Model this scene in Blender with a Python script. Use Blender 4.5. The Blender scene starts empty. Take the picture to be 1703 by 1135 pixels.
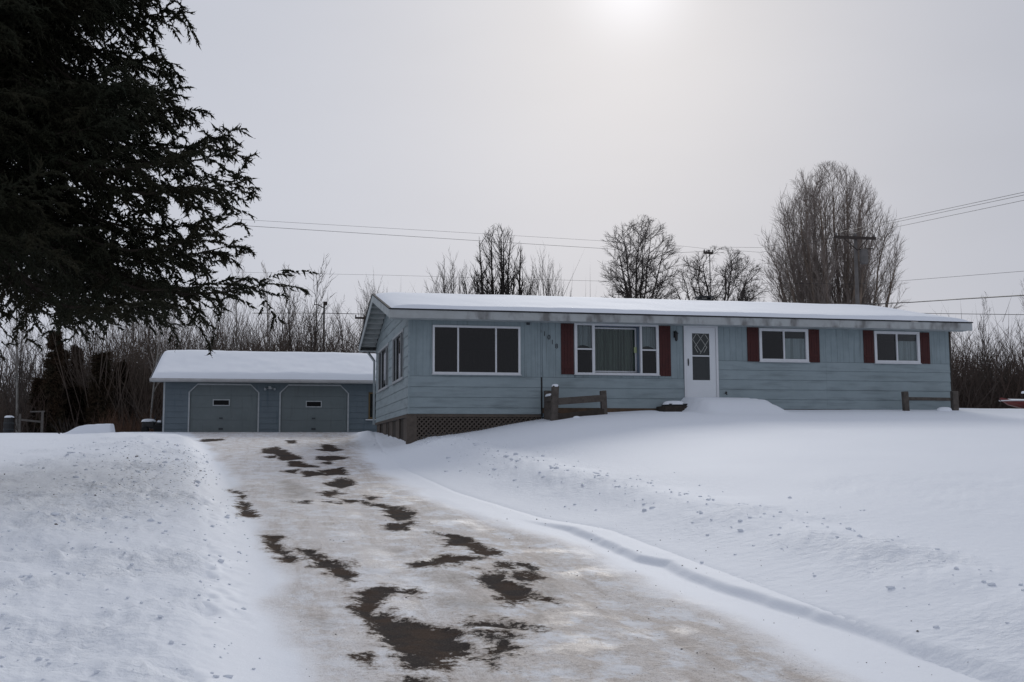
import bpy, math, random
import numpy as np
from mathutils import Matrix, Vector

# ------------------------------------------------------------------ camera, sky, sun, exposure
scene = bpy.context.scene
EYE = Vector((0.0, 0.0, 1.6))
PITCH, YAW, ROLL = math.radians(5.739), math.radians(12.355), math.radians(-0.206)
Fv = Vector((math.sin(YAW)*math.cos(PITCH), math.cos(YAW)*math.cos(PITCH), math.sin(PITCH)))
Rv = Vector((math.cos(YAW), -math.sin(YAW), 0))
Uv = Rv.cross(Fv)
R2 = Rv*math.cos(ROLL) + Uv*math.sin(ROLL)
U2 = -Rv*math.sin(ROLL) + Uv*math.cos(ROLL)
cam_data = bpy.data.cameras.new('camera')
cam = bpy.data.objects.new('camera', cam_data)
M = Matrix(((R2.x, U2.x, -Fv.x, EYE.x), (R2.y, U2.y, -Fv.y, EYE.y), (R2.z, U2.z, -Fv.z, EYE.z), (0, 0, 0, 1)))
cam.matrix_world = M
cam_data.sensor_width = 36
cam_data.lens = 36*1822.8/1703
cam_data.clip_end = 3000
cam_data.clip_start = .1
scene.collection.objects.link(cam)
scene.camera = cam

SUN_AZ, SUN_EL = math.radians(18.9), math.radians(24.0)      # azimuth from +Y towards +X
sun_dir = Vector((math.sin(SUN_AZ)*math.cos(SUN_EL), math.cos(SUN_AZ)*math.cos(SUN_EL), math.sin(SUN_EL)))

world = bpy.data.worlds.new('World')
scene.world = world
world.use_nodes = True
wt = world.node_tree
wt.nodes.clear()


def wn(kind, **kw):
    n = wt.nodes.new(kind)
    for k, v in kw.items():
        setattr(n, k, v)
    return n


def wmath(op, a, b=None, c=None, clamp=False):
    n = wn('ShaderNodeMath', operation=op, use_clamp=clamp)
    for i, v in enumerate((a, b, c)):
        if v is None:
            continue
        if isinstance(v, (int, float)):
            n.inputs[i].default_value = v
        else:
            wt.links.new(v, n.inputs[i])
    return n.outputs[0]


wout = wn('ShaderNodeOutputWorld')
wbg = wn('ShaderNodeBackground')
wbg.inputs['Strength'].default_value = 0.1
sky = wn('ShaderNodeTexSky', sky_type='NISHITA')
sky.sun_disc = False
sky.sun_elevation = SUN_EL
sky.sun_rotation = SUN_AZ
sky.dust_density = 4
wtc = wn('ShaderNodeTexCoord')
wdir = wn('ShaderNodeVectorMath', operation='NORMALIZE')
wt.links.new(wtc.outputs['Generated'], wdir.inputs[0])


def wdot(vec):
    n = wn('ShaderNodeVectorMath', operation='DOT_PRODUCT')
    wt.links.new(wdir.outputs[0], n.inputs[0])
    n.inputs[1].default_value = vec
    return n.outputs['Value']


def azel(a, e):
    a, e = math.radians(a), math.radians(e)
    return (math.sin(a)*math.cos(e), math.cos(a)*math.cos(e), math.sin(e))


# thin cloud in front of the sun: a small bright core, a wide veil, and cloud thinning out to the west of the sun
core = wmath('POWER', wmath('MAXIMUM', wdot(tuple(sun_dir)), 0), 900)
veil = wmath('POWER', wmath('MAXIMUM', wdot(tuple(sun_dir)), 0), 38)
thin = wmath('POWER', wmath('MAXIMUM', wdot(azel(0, 16)), 0), 7)
horiz = wmath('POWER', wmath('SUBTRACT', 1, wmath('ABSOLUTE', wdot((0, 0, 1)))), 6)
wnoise = wn('ShaderNodeTexNoise')
wnoise.inputs['Scale'].default_value = 2.2
wnoise.inputs['Detail'].default_value = 4
wmap = wn('ShaderNodeMapping')
wmap.inputs['Scale'].default_value = (1, 1, 3)
wt.links.new(wdir.outputs[0], wmap.inputs[0])
wt.links.new(wmap.outputs[0], wnoise.inputs['Vector'])
cloud = wmath('MULTIPLY_ADD', wnoise.outputs['Fac'], 0.10, -0.05)
lum = wmath('ADD', wmath('ADD', wmath('MULTIPLY', core, 0.25), wmath('MULTIPLY', veil, 0.05)),
            wmath('ADD', wmath('MULTIPLY', thin, 0.075), wmath('MULTIPLY', horiz, 0.03)))
lum = wmath('ADD', wmath('ADD', lum, 0.445), cloud)
warm = wmath('MULTIPLY', wmath('ADD', veil, wmath('MULTIPLY', thin, 0.3)), 0.75, clamp=True)
tint = wn('ShaderNodeMixRGB')
wt.links.new(warm, tint.inputs[0])
tint.inputs[1].default_value = (0.935, 0.992, 1.15, 1)
tint.inputs[2].default_value = (0.958, 0.992, 1.08, 1)
scl = wn('ShaderNodeVectorMath', operation='SCALE')
wt.links.new(tint.outputs[0], scl.inputs[0])
wt.links.new(wmath('MULTIPLY', lum, 10.0), scl.inputs['Scale'])
wmix = wn('ShaderNodeMixRGB')
wmix.inputs[0].default_value = 0.97
wt.links.new(sky.outputs[0], wmix.inputs[1])
wt.links.new(scl.outputs[0], wmix.inputs[2])
wt.links.new(wmix.outputs[0], wbg.inputs['Color'])
wt.links.new(wbg.outputs[0], wout.inputs['Surface'])

sl = bpy.data.lights.new('sun', 'SUN')
sl.energy = 1.25
sl.angle = math.radians(14)
sl.color = (1.0, 0.975, 0.94)
so = bpy.data.objects.new('sun', sl)
so.rotation_euler = (-sun_dir).to_track_quat('-Z', 'Y').to_euler()
so.location = (20, 40, 60)
scene.collection.objects.link(so)

scene.view_settings.view_transform = 'Standard'
scene.view_settings.look = 'None'
scene.view_settings.gamma = 1
scene.view_settings.exposure = 0.10
scene.view_settings.use_curve_mapping = False
scene.render.resolution_x, scene.render.resolution_y = 1024, 682

# ------------------------------------------------------------------ small tools
COL = scene.collection
rng = np.random.default_rng(11)
random.seed(5)


def tag(o, label=None, cat=None, group=None, kind=None):
    if label:
        o['label'] = label
    if cat:
        o['category'] = cat
    if group:
        o['group'] = group
    if kind:
        o['kind'] = kind
    return o


def mesh_np(name, V, F, mat=None, smooth=False):
    """V (n,3) float, F (m,k) int with a constant k, or a list of such arrays"""
    me = bpy.data.meshes.new(name)
    Fs = F if isinstance(F, list) else [F]
    Fs = [np.asarray(f, dtype=np.int32) for f in Fs if len(f)]
    V = np.asarray(V, dtype=np.float32)
    me.vertices.add(len(V))
    me.vertices.foreach_set('co', V.ravel())
    nl = sum(f.size for f in Fs)
    npoly = sum(len(f) for f in Fs)
    me.loops.add(nl)
    me.loops.foreach_set('vertex_index', np.concatenate([f.ravel() for f in Fs]))
    me.polygons.add(npoly)
    starts, totals, s = [], [], 0
    for f in Fs:
        k = f.shape[1]
        starts.append(s + np.arange(len(f))*k)
        totals.append(np.full(len(f), k))
        s += f.size
    me.polygons.foreach_set('loop_start', np.concatenate(starts).astype(np.int32))
    me.polygons.foreach_set('loop_total', np.concatenate(totals).astype(np.int32))
    if smooth:
        me.polygons.foreach_set('use_smooth', np.ones(npoly, dtype=bool))
    me.update(calc_edges=True)
    if mat:
        me.materials.append(mat)
    return me


def link(name, me, parent=None, loc=(0, 0, 0)):
    o = bpy.data.objects.new(name, me)
    COL.objects.link(o)
    o.location = loc
    if parent:
        o.parent = parent
    return o


def empty(name, loc, label, cat, group=None):
    o = bpy.data.objects.new(name, None)
    COL.objects.link(o)
    o.location = loc
    o.empty_display_size = .3
    o['wloc'] = list(loc)
    return tag(o, label, cat, group)


def world_loc(o):
    p = Vector((0, 0, 0))
    while o:
        p += o.location
        o = o.parent
    return p


class MB:
    """collects shapes, given in world coordinates, into one mesh"""
    def __init__(s, T=None):
        s.v, s.f = [], []
        s.T = T or (lambda a, b, c: (a, b, c))

    def box(s, a0, a1, b0, b1, c0, c1):
        n = len(s.v)
        for c in (c0, c1):
            for a, b in ((a0, b0), (a1, b0), (a1, b1), (a0, b1)):
                s.v.append(s.T(a, b, c))
        s.f += [tuple(n+i for i in q) for q in ((3, 2, 1, 0), (4, 5, 6, 7), (0, 1, 5, 4), (1, 2, 6, 5), (2, 3, 7, 6), (3, 0, 4, 7))]
        return s

    def prism(s, ring_a, ring_b):
        """two matching rings of points joined into a solid"""
        n, k = len(s.v), len(ring_a)
        s.v += [s.T(*p) for p in ring_a] + [s.T(*p) for p in ring_b]
        s.f.append(tuple(n+i for i in reversed(range(k))))
        s.f.append(tuple(n+k+i for i in range(k)))
        for i in range(k):
            j = (i+1) % k
            s.f.append((n+i, n+j, n+k+j, n+k+i))
        return s

    def bar(s, p, q, w, h=None, up=(0, 0, 1)):
        p, q = Vector(p), Vector(q)
        h = h or w
        d = (q-p).normalized()
        u = Vector(up)
        if abs(d.dot(u)) > .95:
            u = Vector((0, 1, 0))
        a = d.cross(u).normalized()*(w/2)
        b = a.cross(d).normalized()*(h/2)
        return s.prism([tuple(p+x) for x in (-a-b, a-b, a+b, -a+b)], [tuple(q+x) for x in (-a-b, a-b, a+b, -a+b)])

    def tube(s, pts, rs, n=8):
        pts = [Vector(p) for p in pts]
        if not hasattr(rs, '__len__'):
            rs = [rs]*len(pts)
        base = len(s.v)
        for i, p in enumerate(pts):
            d = (pts[min(i+1, len(pts)-1)]-pts[max(i-1, 0)]).normalized()
            u = Vector((0, 0, 1)) if abs(d.z) < .9 else Vector((0, 1, 0))
            a = d.cross(u).normalized()
            b = a.cross(d).normalized()
            for k in range(n):
                t = 2*math.pi*k/n
                s.v.append(s.T(*(p+(a*math.cos(t)+b*math.sin(t))*rs[i])))
        for i in range(len(pts)-1):
            for k in range(n):
                j = (k+1) % n
                s.f.append((base+i*n+k, base+i*n+j, base+(i+1)*n+j, base+(i+1)*n+k))
        s.f.append(tuple(base+k for k in reversed(range(n))))
        s.f.append(tuple(base+(len(pts)-1)*n+k for k in range(n)))
        return s

    def lathe(s, cx, cy, prof, n=12):
        """prof: list of (r, z)"""
        base = len(s.v)
        for r, z in prof:
            for k in range(n):
                t = 2*math.pi*k/n
                s.v.append(s.T(cx+r*math.cos(t), cy+r*math.sin(t), z))
        m = len(prof)
        for i in range(m-1):
            for k in range(n):
                j = (k+1) % n
                s.f.append((base+i*n+k, base+i*n+j, base+(i+1)*n+j, base+(i+1)*n+k))
        s.f.append(tuple(base+k for k in reversed(range(n))))
        s.f.append(tuple(base+(m-1)*n+k for k in range(n)))
        return s

    def build(s, name, mat, parent=None, origin=None, smooth=False, bevel=0):
        o0 = world_loc(parent) if parent else Vector(origin or (0, 0, 0))
        me = bpy.data.meshes.new(name)
        me.from_pydata([tuple(Vector(p)-o0) for p in s.v], [], s.f)
        me.materials.append(mat)
        if smooth:
            me.polygons.foreach_set('use_smooth', [True]*len(me.polygons))
        me.update()
        o = link(name, me, parent, (0, 0, 0) if parent else tuple(o0))
        if bevel:
            b = o.modifiers.new('bevel', 'BEVEL')
            b.width = bevel
            b.segments = 2
            b.limit_method = 'ANGLE'
        return o


def copy_tree(o, parent=None):
    c = o.copy()
    COL.objects.link(c)
    if parent:
        c.parent = parent
    for ch in list(o.children):
        copy_tree(ch, c)
    return c


# ------------------------------------------------------------------ noise
def _hash(ix, iy, seed):
    h = (ix.astype(np.int64)*374761393 + iy.astype(np.int64)*668265263 + seed*1442695041) & 0x7fffffff
    h = ((h ^ (h >> 13))*1274126177) & 0x7fffffff
    h = ((h ^ (h >> 16))*1103515245) & 0x7fffffff
    return (h & 0xffff)/65535.0


def vnoise(x, y, seed=0):
    ix, iy = np.floor(x), np.floor(y)
    fx, fy = x-ix, y-iy
    fx, fy = fx*fx*(3-2*fx), fy*fy*(3-2*fy)
    a, b = _hash(ix, iy, seed), _hash(ix+1, iy, seed)
    c, d = _hash(ix, iy+1, seed), _hash(ix+1, iy+1, seed)
    return (a+(b-a)*fx)*(1-fy) + (c+(d-c)*fx)*fy - .5


def fbm(x, y, oct=4, seed=0, gain=.5):
    r, amp = 0, 1
    for i in range(oct):
        r = r + amp*vnoise(x*2**i+i*17.3, y*2**i-i*9.1, seed+i)
        amp *= gain
    return r


def sstep(a, b, x):
    t = np.clip((x-a)/(b-a), 0, 1)
    return t*t*(3-2*t)


# ------------------------------------------------------------------ the lie of the land
HY, HX0, HX1 = 31.77, 3.88, 21.60          # front wall plane and ends of the house
GY = 47.0                                   # garage front
ZF_X = [-60, 2.5, 3.9, 4.07, 5.12, 6.02, 6.92, 7.84, 8.77, 9.7, 10.7, 11.6, 15, 22, 60]
ZF_Z = [1.7, 1.7, 1.90, 1.93, 2.08, 2.22, 2.40, 2.55, 2.69, 2.75, 2.80, 2.86, 2.86, 2.90, 3.0]


def drive_left(y):
    return np.interp(y, [0, 6, 9, 11, 14, 17, 21, 24, 35, 44, 47], [.2, .22, .1, 0, -.14, -.44, -.7, -.95, -1.9, -2.9, -3.3])


def drive_right(y):
    return np.interp(y, [0, 6, 12, 14, 18, 24, 33, 44, 47], [3.4, 3.32, 3.2, 2.85, 2.4, 2.2, 2.6, 3.3, 3.35])


CUT_Y = [-5, 4, 5.6, 7, 8.4, 9.4, 9.85, 10.3, 11, 12.6, 14.3]
CUT_X = [4.4, 4.1, 3.97, 3.84, 3.62, 3.56, 3.60, 3.44, 3.47, 3.44, 3.05]


def height(x, y, fine=True):
    x, y = np.asarray(x, float), np.asarray(y, float)
    zd = np.interp(y, [-80, -10, 0, 40, 47, 60, 120, 500], [-.6, -.45, 0, 2.07, 2.43, 2.5, 2.6, 4.0])
    zf = np.interp(x, ZF_X, ZF_Z)
    s = np.clip(y/HY, -.4, 1)
    front = zf*np.clip(s, 0, 1) + .16*(1-np.clip(s, 0, 1)) + np.minimum(s, 0)*.8
    back = zf + np.where(x < 12, np.interp(y, [HY, 42, 60], [0, .62, .45]), np.interp(y, [HY, 42, 70, 500], [0, .42, .5, 2.5]))
    yard = np.where(y <= HY, front, back)
    xr = drive_right(y)
    w = sstep(xr+.15, xr+2.0+1.2*sstep(10, 25, y)*sstep(34, 28, y), x)
    w = w*(1-sstep(43, 47, y)*(x < 7))
    z = zd*(1-w)+yard*w
    # left bank thrown up by the plough
    xl = drive_left(y)
    d = xl-x
    bank = (.13+.16*sstep(12, 22, y)*sstep(42, 34, y))*sstep(.05, .9, d)*(1-.55*sstep(1.6, 4.5, d))
    z = z + bank*sstep(46, 41, y)
    z = z + .10*sstep(.4, 3, d)*sstep(3, 8, y)*sstep(48, 40, y)
    # cut edge of the snow on the right of the drive
    xc = np.interp(y, CUT_Y, CUT_X) + .05*vnoise(y*2.2, y*0, 61)*sstep(14, 9, y)+.02*vnoise(y*7, y*0, 62)
    z = z + .058*sstep(xc-.03, xc+.09, x)*sstep(14.2, 12.2, y)*(1-sstep(xc+.5, xc+3, x))
    # plough ridge beside the lawn
    xm = np.interp(y, [0, 7, 9, 13, 19, 31, 37, 44], [5.3, 5.2, 5.05, 5.0, 4.6, 4.55, 3.9, 3.6])
    rid = np.exp(-((x-xm)/.55)**2)
    z = z + rid*(.05+.10*sstep(8, 20, y)*sstep(30, 24, y))*sstep(46, 40, y)
    # mound of pushed snow by the porch corner
    z = z + .26*np.exp(-((x-4.1)/.75)**2-((y-27.2)/2.4)**2)
    z = z + .22*np.exp(-((x-3.35)/.45)**2-((y-40.6)/1.8)**2)
    # snow heaped on the front stoop
    st = sstep(12.05, 12.35, x)*sstep(14.92, 14.30, x)*sstep(28.6, 30.5, y)*(y < 33)
    z = z + .375*st
    # dark hollow scoured at the left side of the stoop
    z = z - .10*np.exp(-((x-11.75)/.35)**2-((y-31.3)/.6)**2)
    # gently drifted ground
    far = sstep(60, 160, np.hypot(x, y))
    z = z + .09*fbm(x*.13, y*.13, 3, 5)*sstep(0, 2.5, np.minimum(np.abs(d), 9)*(d > 0) + np.abs(x-xr)*(x > xr))*sstep(2, 8, np.abs(y-HY)+6*(x < HX0)) + far*.5*fbm(x*.03, y*.03, 2, 9)
    if fine:
        inside = sstep(-.15, .25, x-xl)*sstep(-.15, .25, xr-x)*(y < GY)
        rl = sstep(.1, .9, d)*(1-.75*sstep(3.2, 5, d))*sstep(46, 38, y)      # lumpy on the left bank
        rr = .65*np.exp(-((x-xm)/.75)**2)*sstep(46, 38, y)
        rq = sstep(6.6, 7.6, x)*sstep(15, 12.5, y)*sstep(3, 6, y)*.55
        rough = np.clip(rl+rr+rq, 0, 1)*(.35+.95*sstep(-.35, .45, fbm(x*.9, y*.7, 3, 27)))
        n1 = fbm(x*2.3, y*2.0, 4, 21, .55)
        n2 = np.abs(fbm(x*5.5, y*5.0, 3, 33, .6))
        z = z + rough*(.085*n1+.07*(.3-n2))
        z = z + .007*fbm(x*1.2, y*1.2, 3, 44)*(1-inside)
        z = z + inside*(.02*fbm(x*1.1, y*.6, 3, 51)+.006*fbm(x*7, y*7, 3, 52))
        # faint wheel tracks
        for tx in (.95, 2.35):
            z = z - inside*.014*np.exp(-((x-tx-.3*np.sin(y*.12))/.16)**2)
    return z


def H(x, y):
    return float(height(np.array([x]), np.array([y]))[0])


# ------------------------------------------------------------------ materials
def mat(name, color, rough=.8, spec=.3, metallic=0, noise=None, bump=None, streak=None, coords='Object'):
    """noise=(scale, colour2, amount), streak=(scale xyz, colour, lo, hi), bump=(scale, strength, distance)"""
    m = bpy.data.materials.new(name)
    m.use_nodes = True
    nt = m.node_tree
    b = nt.nodes['Principled BSDF']
    b.inputs['Roughness'].default_value = rough
    b.inputs['Specular IOR Level'].default_value = spec
    b.inputs['Metallic'].default_value = metallic
    tc = nt.nodes.new('ShaderNodeTexCoord')
    rgb = nt.nodes.new('ShaderNodeRGB')
    rgb.outputs[0].default_value = (*color, 1)
    out = rgb.outputs[0]
    if noise:
        n = nt.nodes.new('ShaderNodeTexNoise')
        n.inputs['Scale'].default_value = noise[0]
        n.inputs['Detail'].default_value = 6
        n.inputs['Roughness'].default_value = .65
        nt.links.new(tc.outputs[coords], n.inputs['Vector'])
        r = nt.nodes.new('ShaderNodeMapRange')
        r.inputs['From Min'].default_value = .35
        r.inputs['From Max'].default_value = .68
        r.inputs['To Max'].default_value = noise[2]
        nt.links.new(n.outputs['Fac'], r.inputs['Value'])
        mx = nt.nodes.new('ShaderNodeMixRGB')
        nt.links.new(r.outputs[0], mx.inputs[0])
        nt.links.new(out, mx.inputs[1])
        mx.inputs[2].default_value = (*noise[1], 1)
        out = mx.outputs[0]
    if streak:
        mp = nt.nodes.new('ShaderNodeMapping')
        mp.inputs['Scale'].default_value = streak[0]
        n = nt.nodes.new('ShaderNodeTexNoise')
        n.inputs['Scale'].default_value = 1
        n.inputs['Detail'].default_value = 5
        nt.links.new(tc.outputs[coords], mp.inputs[0])
        nt.links.new(mp.outputs[0], n.inputs['Vector'])
        r = nt.nodes.new('ShaderNodeMapRange')
        r.inputs['From Min'].default_value = streak[2]
        r.inputs['From Max'].default_value = streak[3]
        nt.links.new(n.outputs['Fac'], r.inputs['Value'])
        mx = nt.nodes.new('ShaderNodeMixRGB')
        nt.links.new(r.outputs[0], mx.inputs[0])
        nt.links.new(out, mx.inputs[1])
        mx.inputs[2].default_value = (*streak[1], 1)
        out = mx.outputs[0]
    nt.links.new(out, b.inputs['Base Color'])
    if bump:
        n = nt.nodes.new('ShaderNodeTexNoise')
        n.inputs['Scale'].default_value = bump[0]
        n.inputs['Detail'].default_value = 5
        nt.links.new(tc.outputs[coords], n.inputs['Vector'])
        bp = nt.nodes.new('ShaderNodeBump')
        bp.inputs['Strength'].default_value = bump[1]
        bp.inputs['Distance'].default_value = bump[2]
        nt.links.new(n.outputs['Fac'], bp.inputs['Height'])
        nt.links.new(bp.outputs[0], b.inputs['Normal'])
    return m


def glass_mat(name, tint=(.75, .8, .8), rough=.01, see=1.0, body=(.02, .022, .025)):
    m = bpy.data.materials.new(name)
    m.use_nodes = True
    nt = m.node_tree
    nt.nodes.clear()
    out = nt.nodes.new('ShaderNodeOutputMaterial')
    tr = nt.nodes.new('ShaderNodeBsdfTransparent')
    tr.inputs[0].default_value = (*tint, 1)
    df = nt.nodes.new('ShaderNodeBsdfDiffuse')
    df.inputs[0].default_value = (*body, 1)
    m0 = nt.nodes.new('ShaderNodeMixShader')
    m0.inputs[0].default_value = see
    nt.links.new(df.outputs[0], m0.inputs[1])
    nt.links.new(tr.outputs[0], m0.inputs[2])
    gl = nt.nodes.new('ShaderNodeBsdfGlossy')
    gl.inputs['Roughness'].default_value = rough
    gl.inputs['Color'].default_value = (.95, .95, .97, 1)
    fr = nt.nodes.new('ShaderNodeFresnel')
    fr.inputs['IOR'].default_value = 1.52
    fm = nt.nodes.new('ShaderNodeMath')
    fm.operation = 'MULTIPLY_ADD'
    fm.inputs[1].default_value = .62
    fm.inputs[2].default_value = .0
    nt.links.new(fr.outputs[0], fm.inputs[0])
    mx = nt.nodes.new('ShaderNodeMixShader')
    nt.links.new(fm.outputs[0], mx.inputs[0])
    nt.links.new(m0.outputs[0], mx.inputs[1])
    nt.links.new(gl.outputs[0], mx.inputs[2])
    nt.links.new(mx.outputs[0], out.inputs[0])
    return m


SNOWC = (.785, .815, .865)


def snow_material(name, bump_d=.02, specks=False):
    m = bpy.data.materials.new(name)
    m.use_nodes = True
    nt = m.node_tree
    b = nt.nodes['Principled BSDF']
    b.inputs['Roughness'].default_value = .75
    b.inputs['Specular IOR Level'].default_value = .15
    g = nt.nodes.new('ShaderNodeNewGeometry')
    n1 = nt.nodes.new('ShaderNodeTexNoise')
    n1.inputs['Scale'].default_value = .35
    n1.inputs['Detail'].default_value = 5
    nt.links.new(g.outputs['Position'], n1.inputs['Vector'])
    mx = nt.nodes.new('ShaderNodeMixRGB')
    mx.inputs[1].default_value = (SNOWC[0]*.96, SNOWC[1]*.965, SNOWC[2]*.97, 1)
    mx.inputs[2].default_value = (*SNOWC, 1)
    nt.links.new(n1.outputs['Fac'], mx.inputs[0])
    out = mx.outputs[0]
    if specks:
        at = nt.nodes.new('ShaderNodeAttribute')
        at.attribute_name = 'debris'
        n2 = nt.nodes.new('ShaderNodeTexNoise')
        n2.inputs['Scale'].default_value = 13
        n2.inputs['Detail'].default_value = 4
        nt.links.new(g.outputs['Position'], n2.inputs['Vector'])
        mr = nt.nodes.new('ShaderNodeMapRange')
        mr.inputs['From Min'].default_value = .57
        mr.inputs['From Max'].default_value = .72
        nt.links.new(n2.outputs['Fac'], mr.inputs['Value'])
        mu = nt.nodes.new('ShaderNodeMath')
        mu.operation = 'MULTIPLY'
        nt.links.new(mr.outputs[0], mu.inputs[0])
        nt.links.new(at.outputs['Fac'], mu.inputs[1])
        m2 = nt.nodes.new('ShaderNodeMixRGB')
        nt.links.new(mu.outputs[0], m2.inputs[0])
        nt.links.new(out, m2.inputs[1])
        m2.inputs[2].default_value = (.23, .22, .21, 1)
        out = m2.outputs[0]
    nt.links.new(out, b.inputs['Base Color'])
    n3 = nt.nodes.new('ShaderNodeTexNoise')
    n3.inputs['Scale'].default_value = 9
    n3.inputs['Detail'].default_value = 7
    n3.inputs['Roughness'].default_value = .6
    nt.links.new(g.outputs['Position'], n3.inputs['Vector'])
    bp = nt.nodes.new('ShaderNodeBump')
    bp.inputs['Distance'].default_value = bump_d
    nt.links.new(n3.outputs['Fac'], bp.inputs['Height'])
    if specks:
        a2 = nt.nodes.new('ShaderNodeAttribute')
        a2.attribute_name = 'rough'
        ma = nt.nodes.new('ShaderNodeMath')
        ma.operation = 'MULTIPLY_ADD'
        ma.inputs[1].default_value = .85
        ma.inputs[2].default_value = .12
        nt.links.new(a2.outputs['Fac'], ma.inputs[0])
        nt.links.new(ma.outputs[0], bp.inputs['Strength'])
    else:
        bp.inputs['Strength'].default_value = .12
    nt.links.new(bp.outputs[0], b.inputs['Normal'])
    return m


M_SNOW = snow_material('snow', .05, True)
M_SNOW2 = snow_material('settled_snow', .02)

SID = (.272, .325, .345)
M_SIDING = mat('blue_painted_siding', SID, .65, .3, noise=(1.3, (.225, .275, .288), .8), streak=((.9, .9, 7), (.17, .205, .215), .50, .76), bump=(45, .15, .004))
M_SIDING_V = mat('blue_painted_planks', (.258, .312, .332), .65, .3, noise=(1.6, (.198, .245, .258), .9), streak=((16, 16, .7), (.145, .175, .185), .55, .8), bump=(45, .15, .004))
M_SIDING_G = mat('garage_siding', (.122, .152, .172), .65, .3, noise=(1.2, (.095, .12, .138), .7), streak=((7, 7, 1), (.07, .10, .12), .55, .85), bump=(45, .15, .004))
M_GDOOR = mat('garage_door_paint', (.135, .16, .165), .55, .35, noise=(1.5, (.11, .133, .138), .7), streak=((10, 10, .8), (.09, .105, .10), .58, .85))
M_WALLIN = mat('wall_sheathing', (.13, .16, .18), .9)
M_ROOM = mat('dim_interior', (.05, .045, .043), .9)
M_TRIM = mat('white_trim', (.64, .65, .67), .5, .4, noise=(6, (.52, .53, .54), .4))
M_DOOR = mat('white_storm_door', (.66, .68, .70), .45, .4, noise=(2, (.58, .60, .62), .4))
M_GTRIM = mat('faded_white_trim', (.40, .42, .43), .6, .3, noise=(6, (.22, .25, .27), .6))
M_DKFR = mat('bronze_sash', (.02, .022, .025), .4, .4)
M_FASCIA = mat('weathered_fascia', (.40, .42, .42), .7, .2, noise=(2.2, (.33, .34, .335), .8),
               streak=((2.6, 1, 1.3), (.17, .168, .165), .52, .70), bump=(30, .2, .004))
M_GUTTER = mat('garage_gutter', (.42, .42, .42), .5, .4, noise=(3, (.30, .29, .28), .7))
M_SOFFIT = mat('soffit_paint', (.44, .47, .47), .75, .2, noise=(3, (.22, .25, .26), .6))
M_SHUT = mat('dark_red_shutter', (.060, .012, .010), .6, .3, noise=(5, (.035, .008, .008), .7))
M_ROOFDK = mat('dark_shingle', (.03, .03, .032), .9)
M_SKIRT = mat('weathered_lattice', (.115, .095, .08), .85, .1, noise=(8, (.065, .055, .048), .7), bump=(40, .3, .004))
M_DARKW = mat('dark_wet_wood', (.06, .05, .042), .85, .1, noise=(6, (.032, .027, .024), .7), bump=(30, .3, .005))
M_RAILW = mat('grey_brown_rail_wood', (.115, .10, .088), .85, .1, noise=(7, (.055, .047, .042), .8), bump=(35, .4, .006))
M_SILL = mat('brown_sill_board', (.12, .08, .055), .85, .1, noise=(3, (.05, .04, .03), .8))
M_BLACK = mat('black_iron', (.012, .012, .013), .45, .4)
M_METAL = mat('galvanised_metal', (.35, .37, .38), .4, .5, metallic=.6, noise=(5, (.2, .21, .22), .5))
M_PIPEW = mat('painted_downspout', (.36, .40, .42), .5, .4, noise=(4, (.2, .24, .24), .6))
M_CURTAIN = mat('olive_curtain', (.21, .235, .185), .9, .1, streak=((22, 22, .3), (.10, .115, .09), .48, .6))
M_CURTAINW = mat('pale_curtain', (.62, .60, .62), .9, .1, streak=((25, 25, .3), (.44, .43, .44), .45, .6))
M_NUM = mat('dark_numerals', (.03, .035, .04), .5, .4)
M_LEAD = mat('lead_came', (.45, .45, .42), .5)
M_GREEN = mat('yellow_green_paper', (.50, .56, .30), .8)
M_GLASS = glass_mat('window_glass', see=1.0)
M_GLASSD = glass_mat('dark_window_glass', tint=(.5, .48, .47), see=.85, body=(.006, .006, .006))
M_BLUEJ = mat('blue_box_side', (.15, .19, .25), .7)
M_RED = mat('red_gelcoat', (.16, .022, .018), .4, .5, noise=(4, (.09, .015, .014), .6))
M_BROWNG = mat('brown_blind', (.12, .085, .04), .8)
M_VOID = mat('black_pane', (.006, .006, .007), .35, .12)
M_RUB = mat('rubber', (.015, .015, .016), .8)


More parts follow.
